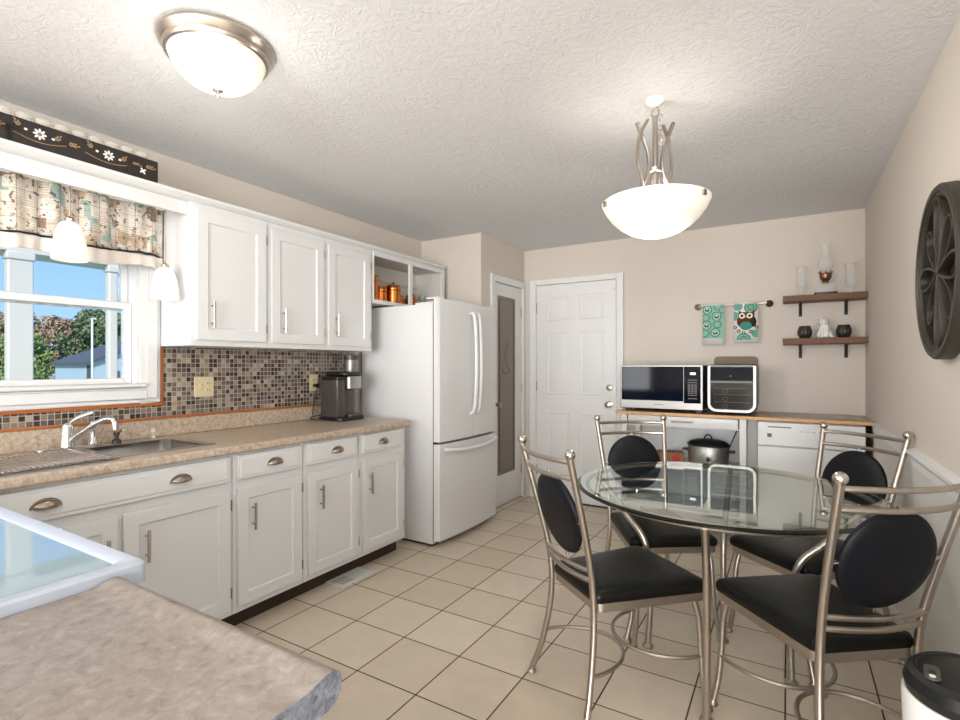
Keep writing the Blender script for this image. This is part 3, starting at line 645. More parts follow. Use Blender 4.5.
q = MB(T=LEFT); q.tube([(.0, 2.122, -2.835), (1.475, 2.122, -2.835)], .007, 8); q.build('rod', M['white'], e)
# two small bell pendants under the crown board
for (x, y, z0, z1, r, lab) in ((-2.68, .997, 1.757, 1.925, .064, 'small white bell glass pendant hanging in front of the valance'), (-2.68, 1.395, 1.632, 1.79, .062, 'small white bell glass pendant hanging beside the wall cabinet')):
    e = empty('bell_pendant', (x, y, 2.07), lab, 'pendant light', 'bell pendants over the sink')
    q = MB(); h = z1 - z0; q.lathe([(r, 0), (r * 1.02, .008), (r * .97, h * .3), (r * .86, h * .6), (r * .66, h * .88), (r * .42, h * .98), (.015, h), (.015, h * .97), (r * .6, h * .85), (r * .9, h * .3), (r * .94, .002), (r, 0)], (x, y, z0), 28); q.build('shade', M['milk'], e, sharp=60)
    q = MB(); q.lathe([(1e-5, h - .01), (.018, h - .01), (.019, h + .012), (.008, h + .022), (.0035, h + .024), (.0035, 2.135 - z0)], (x, y, z0), 16); q.build('stem', M['nickel'], e)
    q = MB(); q.ball((x, y, z0 + h * .45), .022); q.build('bulb', mat('lit bulb', 'ffffff', .4, emit=((1, .9, .75), 2)), e)

# ------------------------------------------------------------------ refrigerator
e = empty('refrigerator', (-2.45, 3.37, 0), 'white french door refrigerator with bottom freezer at the end of the worktop', 'refrigerator')
RY0, RY1 = 2.965, 3.777
q = MB(); q.box(-2.86, -2.175, RY0 + .003, RY1 - .003, .02, 1.742); q.build('body', M['fridge'], e, bevel=.004)
q = MB(); q.box(-2.80, -2.19, RY0 + .02, RY1 - .02, .0, .0195); q.build('base_grille', M['gap'], e)
def curved_door(y0, y1, z0, z1, name, bow=.022):
    n = 14; ps = [(y0, -2.165), (y0, -2.112)]
    for i in range(n + 1):
        y = y0 + (y1 - y0) * i / n; yy = (y - RY0) / (RY1 - RY0); ps.append((y, -2.11 + bow * (1 - (2 * yy - 1) ** 2)))
    ps += [(y1, -2.165)]
    q = MB(T=Matrix(((0, 1, 0, 0), (1, 0, 0, 0), (0, 0, 1, 0), (0, 0, 0, 1)))); q.prism(ps, z0, z1); return q.build(name, M['fridge'], e, bevel=.006, sharp=50)
dl = curved_door(RY0, 3.366, .752, 1.775, 'door'); dr = curved_door(3.374, RY1, .752, 1.775, 'door'); fz = curved_door(RY0, RY1, .05, .735, 'freezer_drawer')
q = MB(); q.box(-2.1745, -2.1655, RY0 + .006, RY1 - .006, .055, 1.76); q.build('gasket', M['gap'], e)
for d, y in ((dl, 3.335), (dr, 3.405)):
    pts = spline([(-2.088, y, 1.70), (-2.045, y, 1.66), (-2.03, y, 1.35), (-2.035, y, 1.10), (-2.052, y, .96), (-2.088, y, .925)])
    q = MB(); q.tube(pts, .014, 12, flat=1.2); q.build('handle', M['fridge'], d)
pts = spline([(-2.10, RY0 + .05, .70), (-2.068, RY0 + .075, .695), (-2.04, 3.22, .682), (-2.034, 3.37, .68), (-2.04, 3.52, .682), (-2.068, RY1 - .075, .695), (-2.10, RY1 - .05, .70)])
q = MB(); q.tube(pts, .014, 12); q.build('handle', M['fridge'], fz)
q = MB()
for y in (RY0 + .05, RY1 - .05): q.box(-2.24, -2.13, y - .04, y + .04, 1.7755, 1.79)
q.box(-2.34, -2.17, RY0 + .01, RY1 - .01, 1.743, 1.757); q.build('hinge_cover', M['fridge'], e, bevel=.004)

# ------------------------------------------------------------------ pantry door (door_1) and far door (door_2)
d1 = struct(MB(T=LEFT).box(4.003, 4.572, .008, 2.055, CX - .05, CX - .012), 'door_1', M['white'])
q = MB(T=LEFT); frame(q, 3.94, 4.628, -.07, 2.118, CX + .0005, CX + .018, .062); 
q2 = MB(T=LEFT); q2.box(3.94, 4.003, 0, 2.118, CX + .0005, CX + .018); q2.box(4.572, 4.628, 0, 2.118, CX + .0005, CX + .018); q2.box(4.003, 4.572, 2.056, 2.118, CX + .0005, CX + .018); q2.build('casing', M['white'], d1, bevel=.004)
q = MB(T=LEFT); panel(q, 4.10, 4.44, .29, 1.94, CX - .0118, CX - .008, .001, .002, .002); q.build('glass_panel', M['door_glass'], d1)
q = MB(T=LEFT)
for a in (.028, .036):
    P_ = [(4.10 + a, .29 + a), (4.44 - a, .29 + a), (4.44 - a, 1.94 - a), (4.10 + a, 1.94 - a)]
    q.tube([(u, v, CX - .0095) for u, v in P_], .0022, 5, closed=True)
for k in range(7):
    q.tube([(4.255 + .04 * math.sin(k + t * .9), 1.28 + k * .035 + t * .008, CX - .0095) for t in range(5)], .003, 5)
q.tube([(4.255 + .07 * math.cos(t), 1.27 + .05 * math.sin(t), CX - .0095) for t in [PI + PI * i / 10 for i in range(11)]], .004, 5)
q.build('etching', M['etch'], d1)
q = MB(T=LEFT); q.lathe([(1e-5, 0), (.026, 0), (.026, .006), (.01, .012), (.01, .03), (.027, .04), (.027, .058), (1e-5, .066)], (4.045, .945, CX - .0118)); q.build('knob', M['antique'], d1)
q = MB(T=LEFT)
for z in (.28, 1.08, 1.82): q.box(4.568, 4.578, z - .045, z + .045, CX - .0115, CX + .006 - .0062)
q.build('hinge', M['nickel'], d1)
# far door: slab with six raised panels
DX0, DX1, DY = -2.115, -1.33, YB - .03
q = MB(T=BACK); q.box(DX0, DX1, .012, 2.075, -(YB - .002), -DY); d2 = struct(q, 'door_2', M['white'])
mx_ = (DX0 + DX1) / 2
for (a, b_) in ((DX0 + .11, mx_ - .05), (mx_ + .05, DX1 - .11)):
    for (c, d) in ((.22, .86), (1.02, 1.62), (1.73, 1.96)):
        q = MB(T=BACK); 
        rings = [(0, .0002), (.006, .005), (.016, .005), (.024, .001), (.05, .0075)]
        vs = []; fs = []
        for ins, h in rings: vs += [(a + ins, c + ins, -DY + h), (b_ - ins, c + ins, -DY + h), (b_ - ins, d - ins, -DY + h), (a + ins, d - ins, -DY + h)]
        for i in range(4):
            for k in range(4): fs.append((i * 4 + k, i * 4 + (k + 1) % 4, i * 4 + 4 + (k + 1) % 4, i * 4 + 4 + k))
        fs.append((16, 17, 18, 19)); q.add(vs, fs); q.build('raised_panel', M['white'], d2)
q = MB(T=BACK); q.box(DX0 - .07, DX0 - .004, 0, 2.135, -YB + .0005, -YB + .036); q.box(DX1 + .004, DX1 + .066, 0, 2.135, -YB + .0005, -YB + .036); q.box(DX0 - .004, DX1 + .004, 2.079, 2.135, -YB + .0005, -YB + .036); q.build('casing', M['white'], d2, bevel=.005)
q = MB(T=BACK); q.lathe([(1e-5, 0), (.032, 0), (.032, .008), (.012, .014), (.012, .03), (.028, .042), (.029, .06), (1e-5, .068)], (DX1 - .06, .945, -DY)); q.build('knob', M['nickel'], d2)
q = MB(T=BACK); q.lathe([(1e-5, 0), (.03, 0), (.028, .012), (.018, .016), (1e-5, .017)], (DX1 - .06, 1.095, -DY)); q.build('deadbolt', M['nickel'], d2)
q = MB(T=BACK)
for z in (.28, 1.10, 1.86): q.box(DX0 - .004, DX0 + .008, z - .05, z + .05, -DY + .0005, -DY + .004)
q.build('hinge', M['nickel'], d2)
q = MB(T=BACK); q.box(DX1 - .02, DX1 + .003, 1.99, 2.045, -DY + .0005, -DY + .02); q.build('door_contact', M['ceramic'], d2)
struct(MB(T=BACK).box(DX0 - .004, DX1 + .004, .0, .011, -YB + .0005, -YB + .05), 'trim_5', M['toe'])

# ------------------------------------------------------------------ floor register
e = empty('floor_register', (-2.31, 2.29, 0), 'white metal floor register in the tiles by the base cabinets', 'floor vent')
q = MB(); q.box(-2.375, -2.355, 2.155, 2.43, .0005, .006); q.box(-2.245, -2.225, 2.155, 2.43, .0005, .006); q.box(-2.355, -2.245, 2.155, 2.175, .0005, .006); q.box(-2.355, -2.245, 2.41, 2.43, .0005, .006); q.build('frame', M['ceramic'], e, bevel=.002)
q = MB(); q.box(-2.355, -2.245, 2.175, 2.29, .0005, .002); q.build('open_damper', mat('grey grille', '8b8882', .5, .2), e)
q = MB(); q.box(-2.355, -2.245, 2.29, 2.41, .0005, .002); q.build('closed_damper', mat('pale grille', 'c8ccca', .5), e)
q = MB()
for i in range(12): y = 2.18 + i * .0195; q.box(-2.355, -2.245, y, y + .006, .0025, .0055)
q.build('louvre', M['ceramic'], e)

# ------------------------------------------------------------------ counter run on the far wall
zc2 = .936
bt = empty('wood_edged_counter', (-.36, 4.37, .915), 'taupe counter with an oak front edge along the far wall', 'countertop')
MB().box(-1.175, .479, 4.118, YB - .002, .915, zc2).build('top', M['bcounter'], bt)
MB().box(-1.175, .479, 4.10, 4.1175, .913, zc2 + .0005).build('edge_strip', M['wood_edge'], bt, bevel=.003)
MB().box(-1.19, -1.1755, 4.10, YB - .002, .913, zc2 + .0005).build('edge_strip', M['wood_edge'], bt, bevel=.003)
e = empty('serving_cart', (-.7, 4.37, 0), 'open white kitchen cart with a drawer and slatted shelf holding a slow cooker', 'cart')
for (x, y) in ((-1.15, 4.125), (-.30, 4.125), (-1.15, 4.56), (-.30, 4.56)): MB().box(x, x + .045, y, y + .045, 0, .9145).build('leg', M['cab'], e, bevel=.003)
q = MB(T=BACK); panel(q, -1.095, -.308, .838, .909, -4.14, -4.122, .004, -.002, .003); d = q.build('drawer', M['cab'], e, bevel=.002)
q = MB(T=BACK); q.tube([(-.765, .873, -4.10), (-.61, .873, -4.10)], .005, 8)
for u in (-.755, -.62): q.tube([(u, .873, -4.122), (u, .873, -4.10)], .004, 8)
q.build('handle', M['nickel'], d)
for (z, s_n) in ((.505, 1), (.18, 1)):
    q = MB()
    for i in range(9): y = 4.13 + i * .053; q.box(-1.104, -.301, y, y + .038, z, z + .018)
    q.build('shelf', M['cab'], e, bevel=.002)
q = MB(); q.box(-1.104, -.301, 4.60, 4.61, .20, .913); q.box(-1.104, -.301, 4.14, 4.60, .826, .837); q.build('back_panel', M['cab'], e)
# slow cooker
e = empty('slow_cooker', (-.53, 4.32, .523), 'oval stainless slow cooker with a black lid on the cart shelf', 'slow cooker')
c = (-.53, 4.32, .524)
q = MB(); q.lathe([(1e-5, .006), (.125, .006), (.135, .02), (.14, .15), (.136, .155), (1e-5, .155)], c, 40, sx=1.06, sy=.78); q.build('housing', M['steel'], e)
q = MB(); q.lathe([(.118, 0), (.13, 0), (.13, .008), (1e-5, .008)], c, 40, sx=1.06, sy=.78); q.build('base', M['black'], e)
q = MB(); q.lathe([(.13, .156), (.143, .158), (.145, .170), (.136, .176), (1e-5, .176)], c, 40, sx=1.06, sy=.78); q.build('crock', M['black'], e)
q = MB(); q.lathe([(.134, .177), (.122, .19), (.08, .203), (1e-5, .208)], c, 40, sx=1.06, sy=.78); q.tube([(c[0] + .026 * math.cos(t), c[1] - .01, c[2] + .206 + .034 * math.sin(t)) for t in [PI * i / 12 for i in range(13)]], .006, 8); q.build('lid', M['black'], e)
q = MB()
for s in (-1, 1): q.box(c[0] + s * .165 - .022, c[0] + s * .165 + .022, c[1] - .03, c[1] + .03, c[2] + .11, c[2] + .128)
q.build('handle', M['black'], e, bevel=.005)
q = MB(T=BACK); q.lathe([(1e-5, 0), (.018, 0), (.016, .018), (1e-5, .02)], (c[0] + .015, c[2] + .065, -(c[1] - .107))); q.build('dial', M['black'], e)
q = MB(); q.tube(spline([(-.40, 4.36, .63), (-.375, 4.45, .70), (-.34, 4.52, .80), (-.33, 4.56, .822)]), .004, 6); q.build('power_cord', M['black'], e)
# cardboard packet
e = empty('cardboard_packet', (-.82, 4.36, .523), 'brown cardboard packet with a red print left of the slow cooker', 'box')
R1 = Matrix.Translation((-.815, 4.36, 0)) @ Matrix.Rotation(.3, 4, 'Z')
q = MB(); q.box(-.10, .10, -.07, .07, .524, .605, T=R1); q.build('carton', M['stretch_box'], e, bevel=.008)
q = MB(); q.lathe([(1e-5, 0), (.032, 0), (.032, .001), (1e-5, .001)], (.035, .56, .0702), T=R1 @ BACK); q.build('print', M['red'], e)
# dishwasher
e = empty('dishwasher', (.12, 4.37, 0), 'white built-in dishwasher under the right end of the far counter', 'dishwasher')
MB().box(-.185, .43, 4.145, YB - .01, .02, .905).build('body', M['fridge'], e)
q = MB(T=BACK); q.box(-.185, .43, .74, .903, -4.144, -4.112); cp = q.build('control_panel', M['fridge'], e, bevel=.006)
q = MB(T=BACK); q.box(-.185, .43, .12, .733, -4.144, -4.116); q.build('door', M['fridge'], e, bevel=.006)
q = MB(T=BACK); q.box(-.12, .02, .868, .876, -4.1115, -4.108); q.build('latch', M['grey_plastic'], cp)
q = MB(T=BACK); q.box(-.125, -.098, .80, .826, -4.1115, -4.1105); q.build('badge', M['grey_plastic'], cp)
q = MB(T=BACK)
for i in range(6): q.box(.07 + i * .035, .09 + i * .035, .845, .852, -4.1115, -4.1105)
q.build('button', mat('grey button', 'bfc1c2', .4), cp)
MB().box(-.17, .415, 4.17, 4.2, .0, .1).build('kick_plate', M['cab'], e)
e = empty('filler_panel', (-.22, 4.3, 0), 'narrow grey filler panel between the cart and the dishwasher', 'panel')
MB().box(-.25, -.19, 4.16, 4.6, 0, .912).build('board', mat('grey filler', 'a9a6a2', .5), e)

# microwave
e = empty('microwave', (-.856, 4.35, zc2), 'stainless microwave with a black glass door on the far counter', 'microwave')
q = MB(); q.box(-1.16, -.552, 4.17, 4.55, .962, 1.30); q.build('body', M['black'], e, bevel=.004)
q = MB(T=BACK); q.box(-1.165, -.545, .96, 1.303, -4.1695, -4.145); fr = q.build('front_frame', M['steel'], e, bevel=.004)
q = MB(T=BACK); q.box(-1.152, -.682, 1.025, 1.29, -4.1445, -4.142); q.build('door_glass', M['dark_glass'], e)
q = MB(T=BACK); q.box(-.679, -.56, 1.012, 1.29, -4.1445, -4.142); kp = q.build('keypad', M['dark_glass'], e)
q = MB(T=BACK); q.box(-.635, -.595, 1.228, 1.245, -4.1417, -4.1412); q.build('display', mat('lit clock display', 'dfe8ff', .4, emit=((.8, .9, 1), .8)), kp)
q = MB(T=BACK)
for z in (1.185, 1.166, 1.07, 1.045): q.box(-.65, -.585, z, z + .007, -4.1417, -4.1412)
for r_ in range(6):
    for c_ in range(3): q.box(-.65 + c_ * .023, -.632 + c_ * .023, 1.085 + r_ * .0125, 1.093 + r_ * .0125, -4.1417, -4.1412)
q.build('button', M['grey_plastic'], kp)
q = MB(T=BACK)
for i in range(9): q.box(-.90 + i * .008, -.895 + i * .008, .99, .997, -4.1448, -4.1441)
q.build('brand_lettering', M['grey_plastic'], e)
q = MB(); 
for x in (-1.13, -.60):
    for y in (4.19, 4.49): MB().box(x, x + .04, y, y + .04, zc2 + .0008, .9615).build('foot', M['black'], e)
# air fryer oven
e = empty('air_fryer_oven', (-.353, 4.33, zc2), 'upright black and silver air fryer oven beside the microwave', 'air fryer')
q = MB(T=BACK); q.prism(rr2(-.515, -.192, .955, 1.305, .012, .055), -4.50, -4.165); q.build('body', M['black'], e, bevel=.008)
q = MB(T=BACK)
O = rr2(-.512, -.195, .958, 1.297, .01, .06); I = rr2(-.495, -.212, .976, 1.294, .008, .045); n = len(O)
vs = [(u, v, -4.1645) for u, v in O] + [(u, v, -4.142) for u, v in O] + [(u, v, -4.142) for u, v in I] + [(u, v, -4.158) for u, v in I]
q.add(vs, [(r_ * n + i, r_ * n + (i + 1) % n, (r_ + 1) * n + (i + 1) % n, (r_ + 1) * n + i) for r_ in range(3) for i in range(n)]); q.build('chrome_frame', M['steel'], e)
q = MB(T=BACK); q.prism([(-.494, 1.19), (-.213, 1.19), (-.213, 1.285), (-.494, 1.285)], -4.1645, -4.15); q.build('control_panel', M['dark_glass'], e, bevel=.002)
q = MB(T=BACK); q.prism(rrect(-.492, -.215, .98, 1.165, .035), -4.1645, -4.155); dg = q.build('door_glass', mat('oven window glass', '343230', .08, spec=.3), e)
q = MB(T=BACK); q.tube([(-.488, 1.178, -4.135), (-.219, 1.178, -4.135)], .009, 10); 
for u in (-.48, -.227): q.tube([(u, 1.178, -4.16), (u, 1.178, -4.135)], .007, 8)
q.build('handle', M['steel'], e)
q = MB(T=BACK)
for z in (1.03, 1.085, 1.13): q.tube([(-.47, z, -4.1535), (-.235, z, -4.1535)], .0022, 6)
for k in range(3): q.tube([(-.395 + .017 * math.cos(t), 1.0 + k * .055 + .014 * math.sin(t), -4.1535) for t in (2 * PI * i / 10 for i in range(10))], .0015, 5, closed=True)
q.build('rack', M['steel'], dg)
q = MB(T=BACK); q.lathe([(1e-5, 0), (.0035, 0), (.0035, .001), (1e-5, .001)], (-.36, 1.222, -4.1498), 10); q.build('indicator', M['ceramic'], e)
q = MB()
for x in (-.48, -.25):
    for y in (4.19, 4.46): MB().cyl((x, y), .012, zc2 + .0008, .957, 12).build('foot', M['black'], e)
# tray behind
e = empty('brown_tray', (-.365, 4.55, zc2), 'brown rounded tray leaning on the wall behind the air fryer', 'tray')
q = MB(T=Matrix.Translation((0, 0, zc2 + .003)) @ Matrix.Rotation(-.09, 4, 'X') @ Matrix.Translation((0, 0, -zc2)) ); 
q = MB(T=Matrix.Translation((0, 4.545, zc2 + .003)) @ Matrix.Rotation(math.radians(-7), 4, 'X'))
q.prism(rrect(-.52, -.205, 0, .435, .03), -.006, .006, T=Matrix(((1, 0, 0, 0), (0, 0, -1, 0), (0, 1, 0, 0), (0, 0, 0, 1)))); q.build('board', M['tray'], e, bevel=.003)
e = empty('counter_sheen', (.12, 4.36, zc2), 'thin dark taupe sheen slab added for the reflective right end of the far counter', 'mat')  # dark sheen of the countertop, built as an added slab
MB().prism(rrect(-.12, .42, 4.19, 4.58, .03), zc2 + .0008, zc2 + .004).build('sheet', mat('taupe sheen slab', '7d7268', .25), e)

# ------------------------------------------------------------------ towel rail
e = empty('towel_rail', (-.39, 4.6, 1.79), 'nickel towel rail on the far wall above the microwave', 'towel rail')
q = MB(); q.tube([(-.655, 4.565, 1.785), (-.115, 4.565, 1.785)], .007, 10); q.build('bar', M['nickel'], e)
for x in (-.645, -.125):
    q = MB(T=BACK); q.lathe([(1e-5, 0), (.028, 0), (.026, .01), (.012, .016), (.011, .045), (.016, .05), (.017, .075), (1e-5, .085)], (x, 1.785, -YB + .001)); q.build('bracket', M['bronze'] if x > -.3 else M['nickel'], e)
def towel(name, x0, x1, zb_, label, deco):
    e = empty(name, ((x0 + x1) / 2, 4.565, 1.785), label, 'towel', 'dish towels on the rail')
    q = MB(); prof = [(4.583, 1.60), (4.583, 1.785)] + [(4.565 + .018 * math.cos(t), 1.785 + .010 * math.sin(t)) for t in [PI * i / 8 for i in range(1, 8)]] + [(4.547, 1.785), (4.546, 1.63), (4.546, zb_)]
    n = len(prof); vs = [(x, y, z) for x in (x0, x1) for y, z in prof]
    q.add(vs, [(i, i + 1, n + i + 1, n + i) for i in range(n - 1)], 0, True); o = q.build('cloth', M['towel'], e, sharp=80)
    s2 = o.modifiers.new('s', 'SOLIDIFY'); s2.thickness = .004; s2.offset = 1
    q = MB(T=BACK); deco(q); q.build('print', [M['teal'], M['teal_light'], M['brown_print'], M['dark_print'], M['cream_print'], M['sage_print'], M['white_paint']], e)
def disc(q, u, v, r, mi, lv, clip=None, sy=1, n=20):
    ps = [(u + r * math.cos(2 * PI * i / n), v + r * sy * math.sin(2 * PI * i / n)) for i in range(n)]
    if clip:
        ps = [(min(max(a, clip[0]), clip[1]), min(max(b_, clip[2]), clip[3])) for a, b_ in ps]
    w = -4.5415 + lv * .0006
    q.prism(ps, w - .003, w, mi)
def deco1(q):
    cb = (-.599, -.443, 1.515, 1.785)
    q.prism([(cb[0], 1.52), (cb[1], 1.515), (cb[1], 1.785), (cb[0], 1.785)], -4.544, -4.5412, 1)
    for i, (u, v, t) in enumerate(((-.565, 1.752, 1), (-.485, 1.775, 0), (-.495, 1.695, 1), (-.575, 1.685, 0), (-.57, 1.625, 1), (-.49, 1.63, 0), (-.505, 1.565, 1), (-.58, 1.56, 0), (-.45, 1.745, 0))):
        for k, (r, mi) in enumerate(((.038, 0 if t else 5), (.029, 1 if t else 0), (.023, 6 if t else 5), (.019, 3 if t else 1))): disc(q, u, v, r, mi, 1 + k + i * .2, cb)
        if t: disc(q, u, v + .006, .012, 6, 6 + i * .2, cb, .5); disc(q, u, v - .008, .008, 0, 6.5 + i * .2, cb)
towel('dish_towel', -.60, -.442, 1.468, 'dish towel with teal circles, left one on the rail', deco1)
def deco2(q):
    cb = (-.370, -.202, 1.50, 1.785)
    for i, (u, v, r) in enumerate(((-.34, 1.765, .032), (-.25, 1.755, .048), (-.365, 1.69, .035), (-.30, 1.505, .05), (-.215, 1.55, .03))):
        for k, (s, mi) in enumerate(((1, 0), (.78, 1), (.58, 0), (.38, 5))): disc(q, u, v, r * s, mi, 1 + k + i * .1, cb)
    disc(q, -.28, 1.645, .068, 2, 5, None, .85); q.prism([(-.335, 1.66), (-.225, 1.66), (-.225, 1.735), (-.245, 1.718), (-.315, 1.718), (-.335, 1.735)], -4.544, -4.5415 + .0036, 2)
    disc(q, -.232, 1.64, .022, 3, 6.6, None, 1.7); disc(q, -.285, 1.61, .042, 0, 7, None, .8)
    for u in (-.312, -.258): disc(q, u, 1.69, .022, 4, 7.6); disc(q, u, 1.69, .010, 3, 8.4)
    q.prism([(-.292, 1.688), (-.278, 1.688), (-.285, 1.668)], -4.544, -4.5415 + .006, 5)
    for i, (u, v) in enumerate(((-.36, 1.60), (-.335, 1.57), (-.25, 1.565), (-.21, 1.60), (-.30, 1.555))):
        disc(q, u, v, .013, 3, 5.2 + i * .1); disc(q, u, v, .006, 4, 6.2 + i * .1)
towel('dish_towel', -.371, -.201, 1.482, 'dish towel with a brown and teal owl, right one on the rail', deco2)

# ------------------------------------------------------------------ wall shelves and what stands on them
for z0, lab in ((1.772, 'upper walnut shelf on the far wall, holding the oil lamp'), (1.455, 'lower walnut shelf on the far wall, holding the white cat')):
    e = empty('wall_shelf', (.225, 4.54, z0), lab, 'shelf', 'walnut shelves on the far wall')
    MB().box(-.033, .478, 4.445, YB - .001, z0, z0 + .044).build('board', M['wood_shelf'], e, bevel=.003)
    for x in (.07, .355):
        q = MB(); q.box(x, x + .022, YB - .008, YB - .001, z0 - .10, z0 - .0005); q.box(x, x + .022, 4.50, YB - .008, z0 - .006, z0 - .0005)
        q.tube([(x + .011, 4.615, z0 - .085), (x + .011, 4.545, z0 - .006)], .004, 6); q.build('bracket', M['black_metal'], e)
zs1, zs2 = 1.8163, 1.4993
e = empty('oil_lamp', (.235, 4.52, zs1), 'clear glass oil lamp with a brass burner in the middle of the upper shelf', 'oil lamp')
q = MB(); q.prism(rrect(.165, .305, 4.46, 4.58, .02), zs1, zs1 + .014); q.build('base', M['black'], e)
q = MB(); q.prism(rrect(.17, .30, 4.465, 4.575, .025), zs1 + .0145, zs1 + .082); q.build('font', M['glass'], e, bevel=.006)
q = MB(); q.lathe([(1e-5, .083), (.022, .083), (.018, .10), (.03, .11), (.038, .13), (.036, .155), (.02, .16), (1e-5, .16)], (.235, 4.52, zs1), 20)
for k in range(8): a = 2 * PI * k / 8; q.tube([(.235 + .036 * math.cos(a), 4.52 + .036 * math.sin(a), zs1 + .15), (.235 + .046 * math.cos(a), 4.52 + .046 * math.sin(a), zs1 + .17)], .004, 5)
q.build('burner', mat('aged brass', '8f6f58', .4, 1), e)
q = MB(); q.lathe([(.03, .17), (.046, .20), (.05, .225), (.04, .26), (.026, .30), (.024, .35), (.035, .375), (.0335, .375), (.0225, .35), (.0245, .30), (.0385, .26), (.0482, .225), (.044, .20), (.028, .17), (.03, .17)], (.235, 4.52, zs1), 24); q.build('chimney', M['glass'], e, sharp=80)
for x, lab in ((.085, 'clear footed hurricane glass left of the oil lamp'), (.385, 'clear footed hurricane glass right of the oil lamp')):
    e = empty('hurricane_glass', (x, 4.52, zs1), lab, 'glass', 'hurricane glasses on the upper shelf')
    q = MB(); q.lathe([(1e-5, .0), (.034, .0), (.03, .008), (.012, .022), (.012, .035), (.03, .06), (.036, .10), (.028, .15), (.036, .215), (.0345, .215), (.0265, .15), (.0345, .10), (.028, .062), (1e-5, .04)], (x, 4.52, zs1), 24); q.build('body', M['glass'], e, sharp=60)
    q = MB(); q.lathe([(.0365, .214), (.0375, .216), (.0365, .219), (.0345, .218)], (x, 4.52, zs1), 24); q.build('rim', mat('frosted rim', 'd7dad8', .3, trans=.4), e)
for x, lab in ((.107, 'dark ribbed candle jar left of the white cat'), (.345, 'dark ribbed candle jar right of the white cat')):
    e = empty('candle_jar', (x, 4.52, zs2), lab, 'candle jar', 'dark candle jars on the lower shelf')
    q = MB(); n = 36; prof = [(.030, 0), (.034, .006), (.044, .03), (.046, .055), (.038, .078), (.036, .092), (.033, .092), (.034, .078), (1e-5, .076)]
    vs = []; fs = []
    for j, (r, z) in enumerate(prof):
        for k in range(n): rr = r * (1 + (.035 * math.cos(k * PI) if 1 <= j <= 4 else 0)); a = 2 * PI * k / n; vs.append((x + rr * math.cos(a), 4.52 + rr * math.sin(a), zs2 + z))
    for j in range(len(prof) - 1):
        for k in range(n): fs.append((j * n + k, j * n + (k + 1) % n, (j + 1) * n + (k + 1) % n, (j + 1) * n + k))
    q.add(vs, fs, 0, True); q.build('jar', mat('dark pewter glass', '3c3733', .35, .4), e)
    q = MB(); q.lathe([(1e-5, .077), (.0325, .077), (.032, .096), (1e-5, .098)], (x, 4.52, zs2), 24); q.build('candle', M['candle'], e)
# cat figurine: sits upright, one lofted body
e = empty('cat_figurine', (.228, 4.52, zs2), 'white ceramic cat figurine sitting between the two dark jars', 'figurine')
q = MB(); cx_, cy_ = .228, 4.52
q.lathe([(1e-5, 0), (.042, 0), (.047, .012), (.046, .04), (.036, .075), (.026, .095), (.024, .102), (1e-5, .104)], (cx_, cy_, zs2), 24, sx=1, sy=.85)
q.ball((cx_ - .004, cy_ - .008, zs2 + .118), .030, seg=20, sc=(1.0, .9, .85))
for s in (-1, 1):
    q.lathe([(.011, 0), (.008, .012), (1e-5, .024)], (cx_ - .004 + s * .017, cy_ - .006, zs2 + .134), 10, sx=1, sy=.6)
    q.tube([(cx_ + s * .014, cy_ - .034, zs2 + .07), (cx_ + s * .015, cy_ - .042, zs2 + .01)], .010, 10, rs=[.011, .012])
    q.ball((cx_ + s * .016, cy_ - .044, zs2 + .009), .012, seg=12, sc=(1, 1.3, .7))
    q.ball((cx_ + s * .036, cy_ - .01, zs2 + .024), .024, seg=14, sc=(.6, 1.2, 1))
q.tube(spline([(cx_ + .03, cy_ + .025, zs2 + .012), (cx_ + .055, cy_ + .0, zs2 + .012), (cx_ + .045, cy_ - .035, zs2 + .010)]), .008, 8)
q.ball((cx_ - .004, cy_ - .034, zs2 + .110), .010, seg=12, sc=(1.2, .8, .8)); q.build('body', M['ceramic'], e, sharp=80)
q = MB()
for s in (-1, 1): q.ball((cx_ - .004 + s * .011, cy_ - .0335, zs2 + .122), .0035, seg=8)
q.build('eye', M['grey_plastic'], e)

# ------------------------------------------------------------------ quatrefoil wall medallion
WYc, WZc, WR = 2.34, 1.62, .30
e = empty('wall_medallion', (XR, WYc, WZc), 'round dark bronze openwork medallion of looping petals on the right wall', 'wall art')
TW = Matrix(((0, 0, -1, XR), (-1, 0, 0, WYc), (0, 1, 0, WZc), (0, 0, 0, 1)))    # u to the right seen from the room, v up, w out of the wall
q = MB(T=TW); q.lathe([(WR, .002), (WR, .040), (WR - .008, .048), (WR - .024, .048), (WR - .030, .040), (WR - .036, .040), (WR - .040, .034), (WR - .044, .034), (WR - .044, .002), (WR, .002)], (0, 0, 0), 64); q.build('rim', M['bronze'], e, sharp=30)
q = MB(T=TW); q.lathe([(1e-5, .002), (WR - .0445, .002), (WR - .0445, .008), (1e-5, .008)], (0, 0, 0), 64); q.build('back_plate', mat('dark recessed plate', '1c1917', .6), e)
Rm = WR - .040
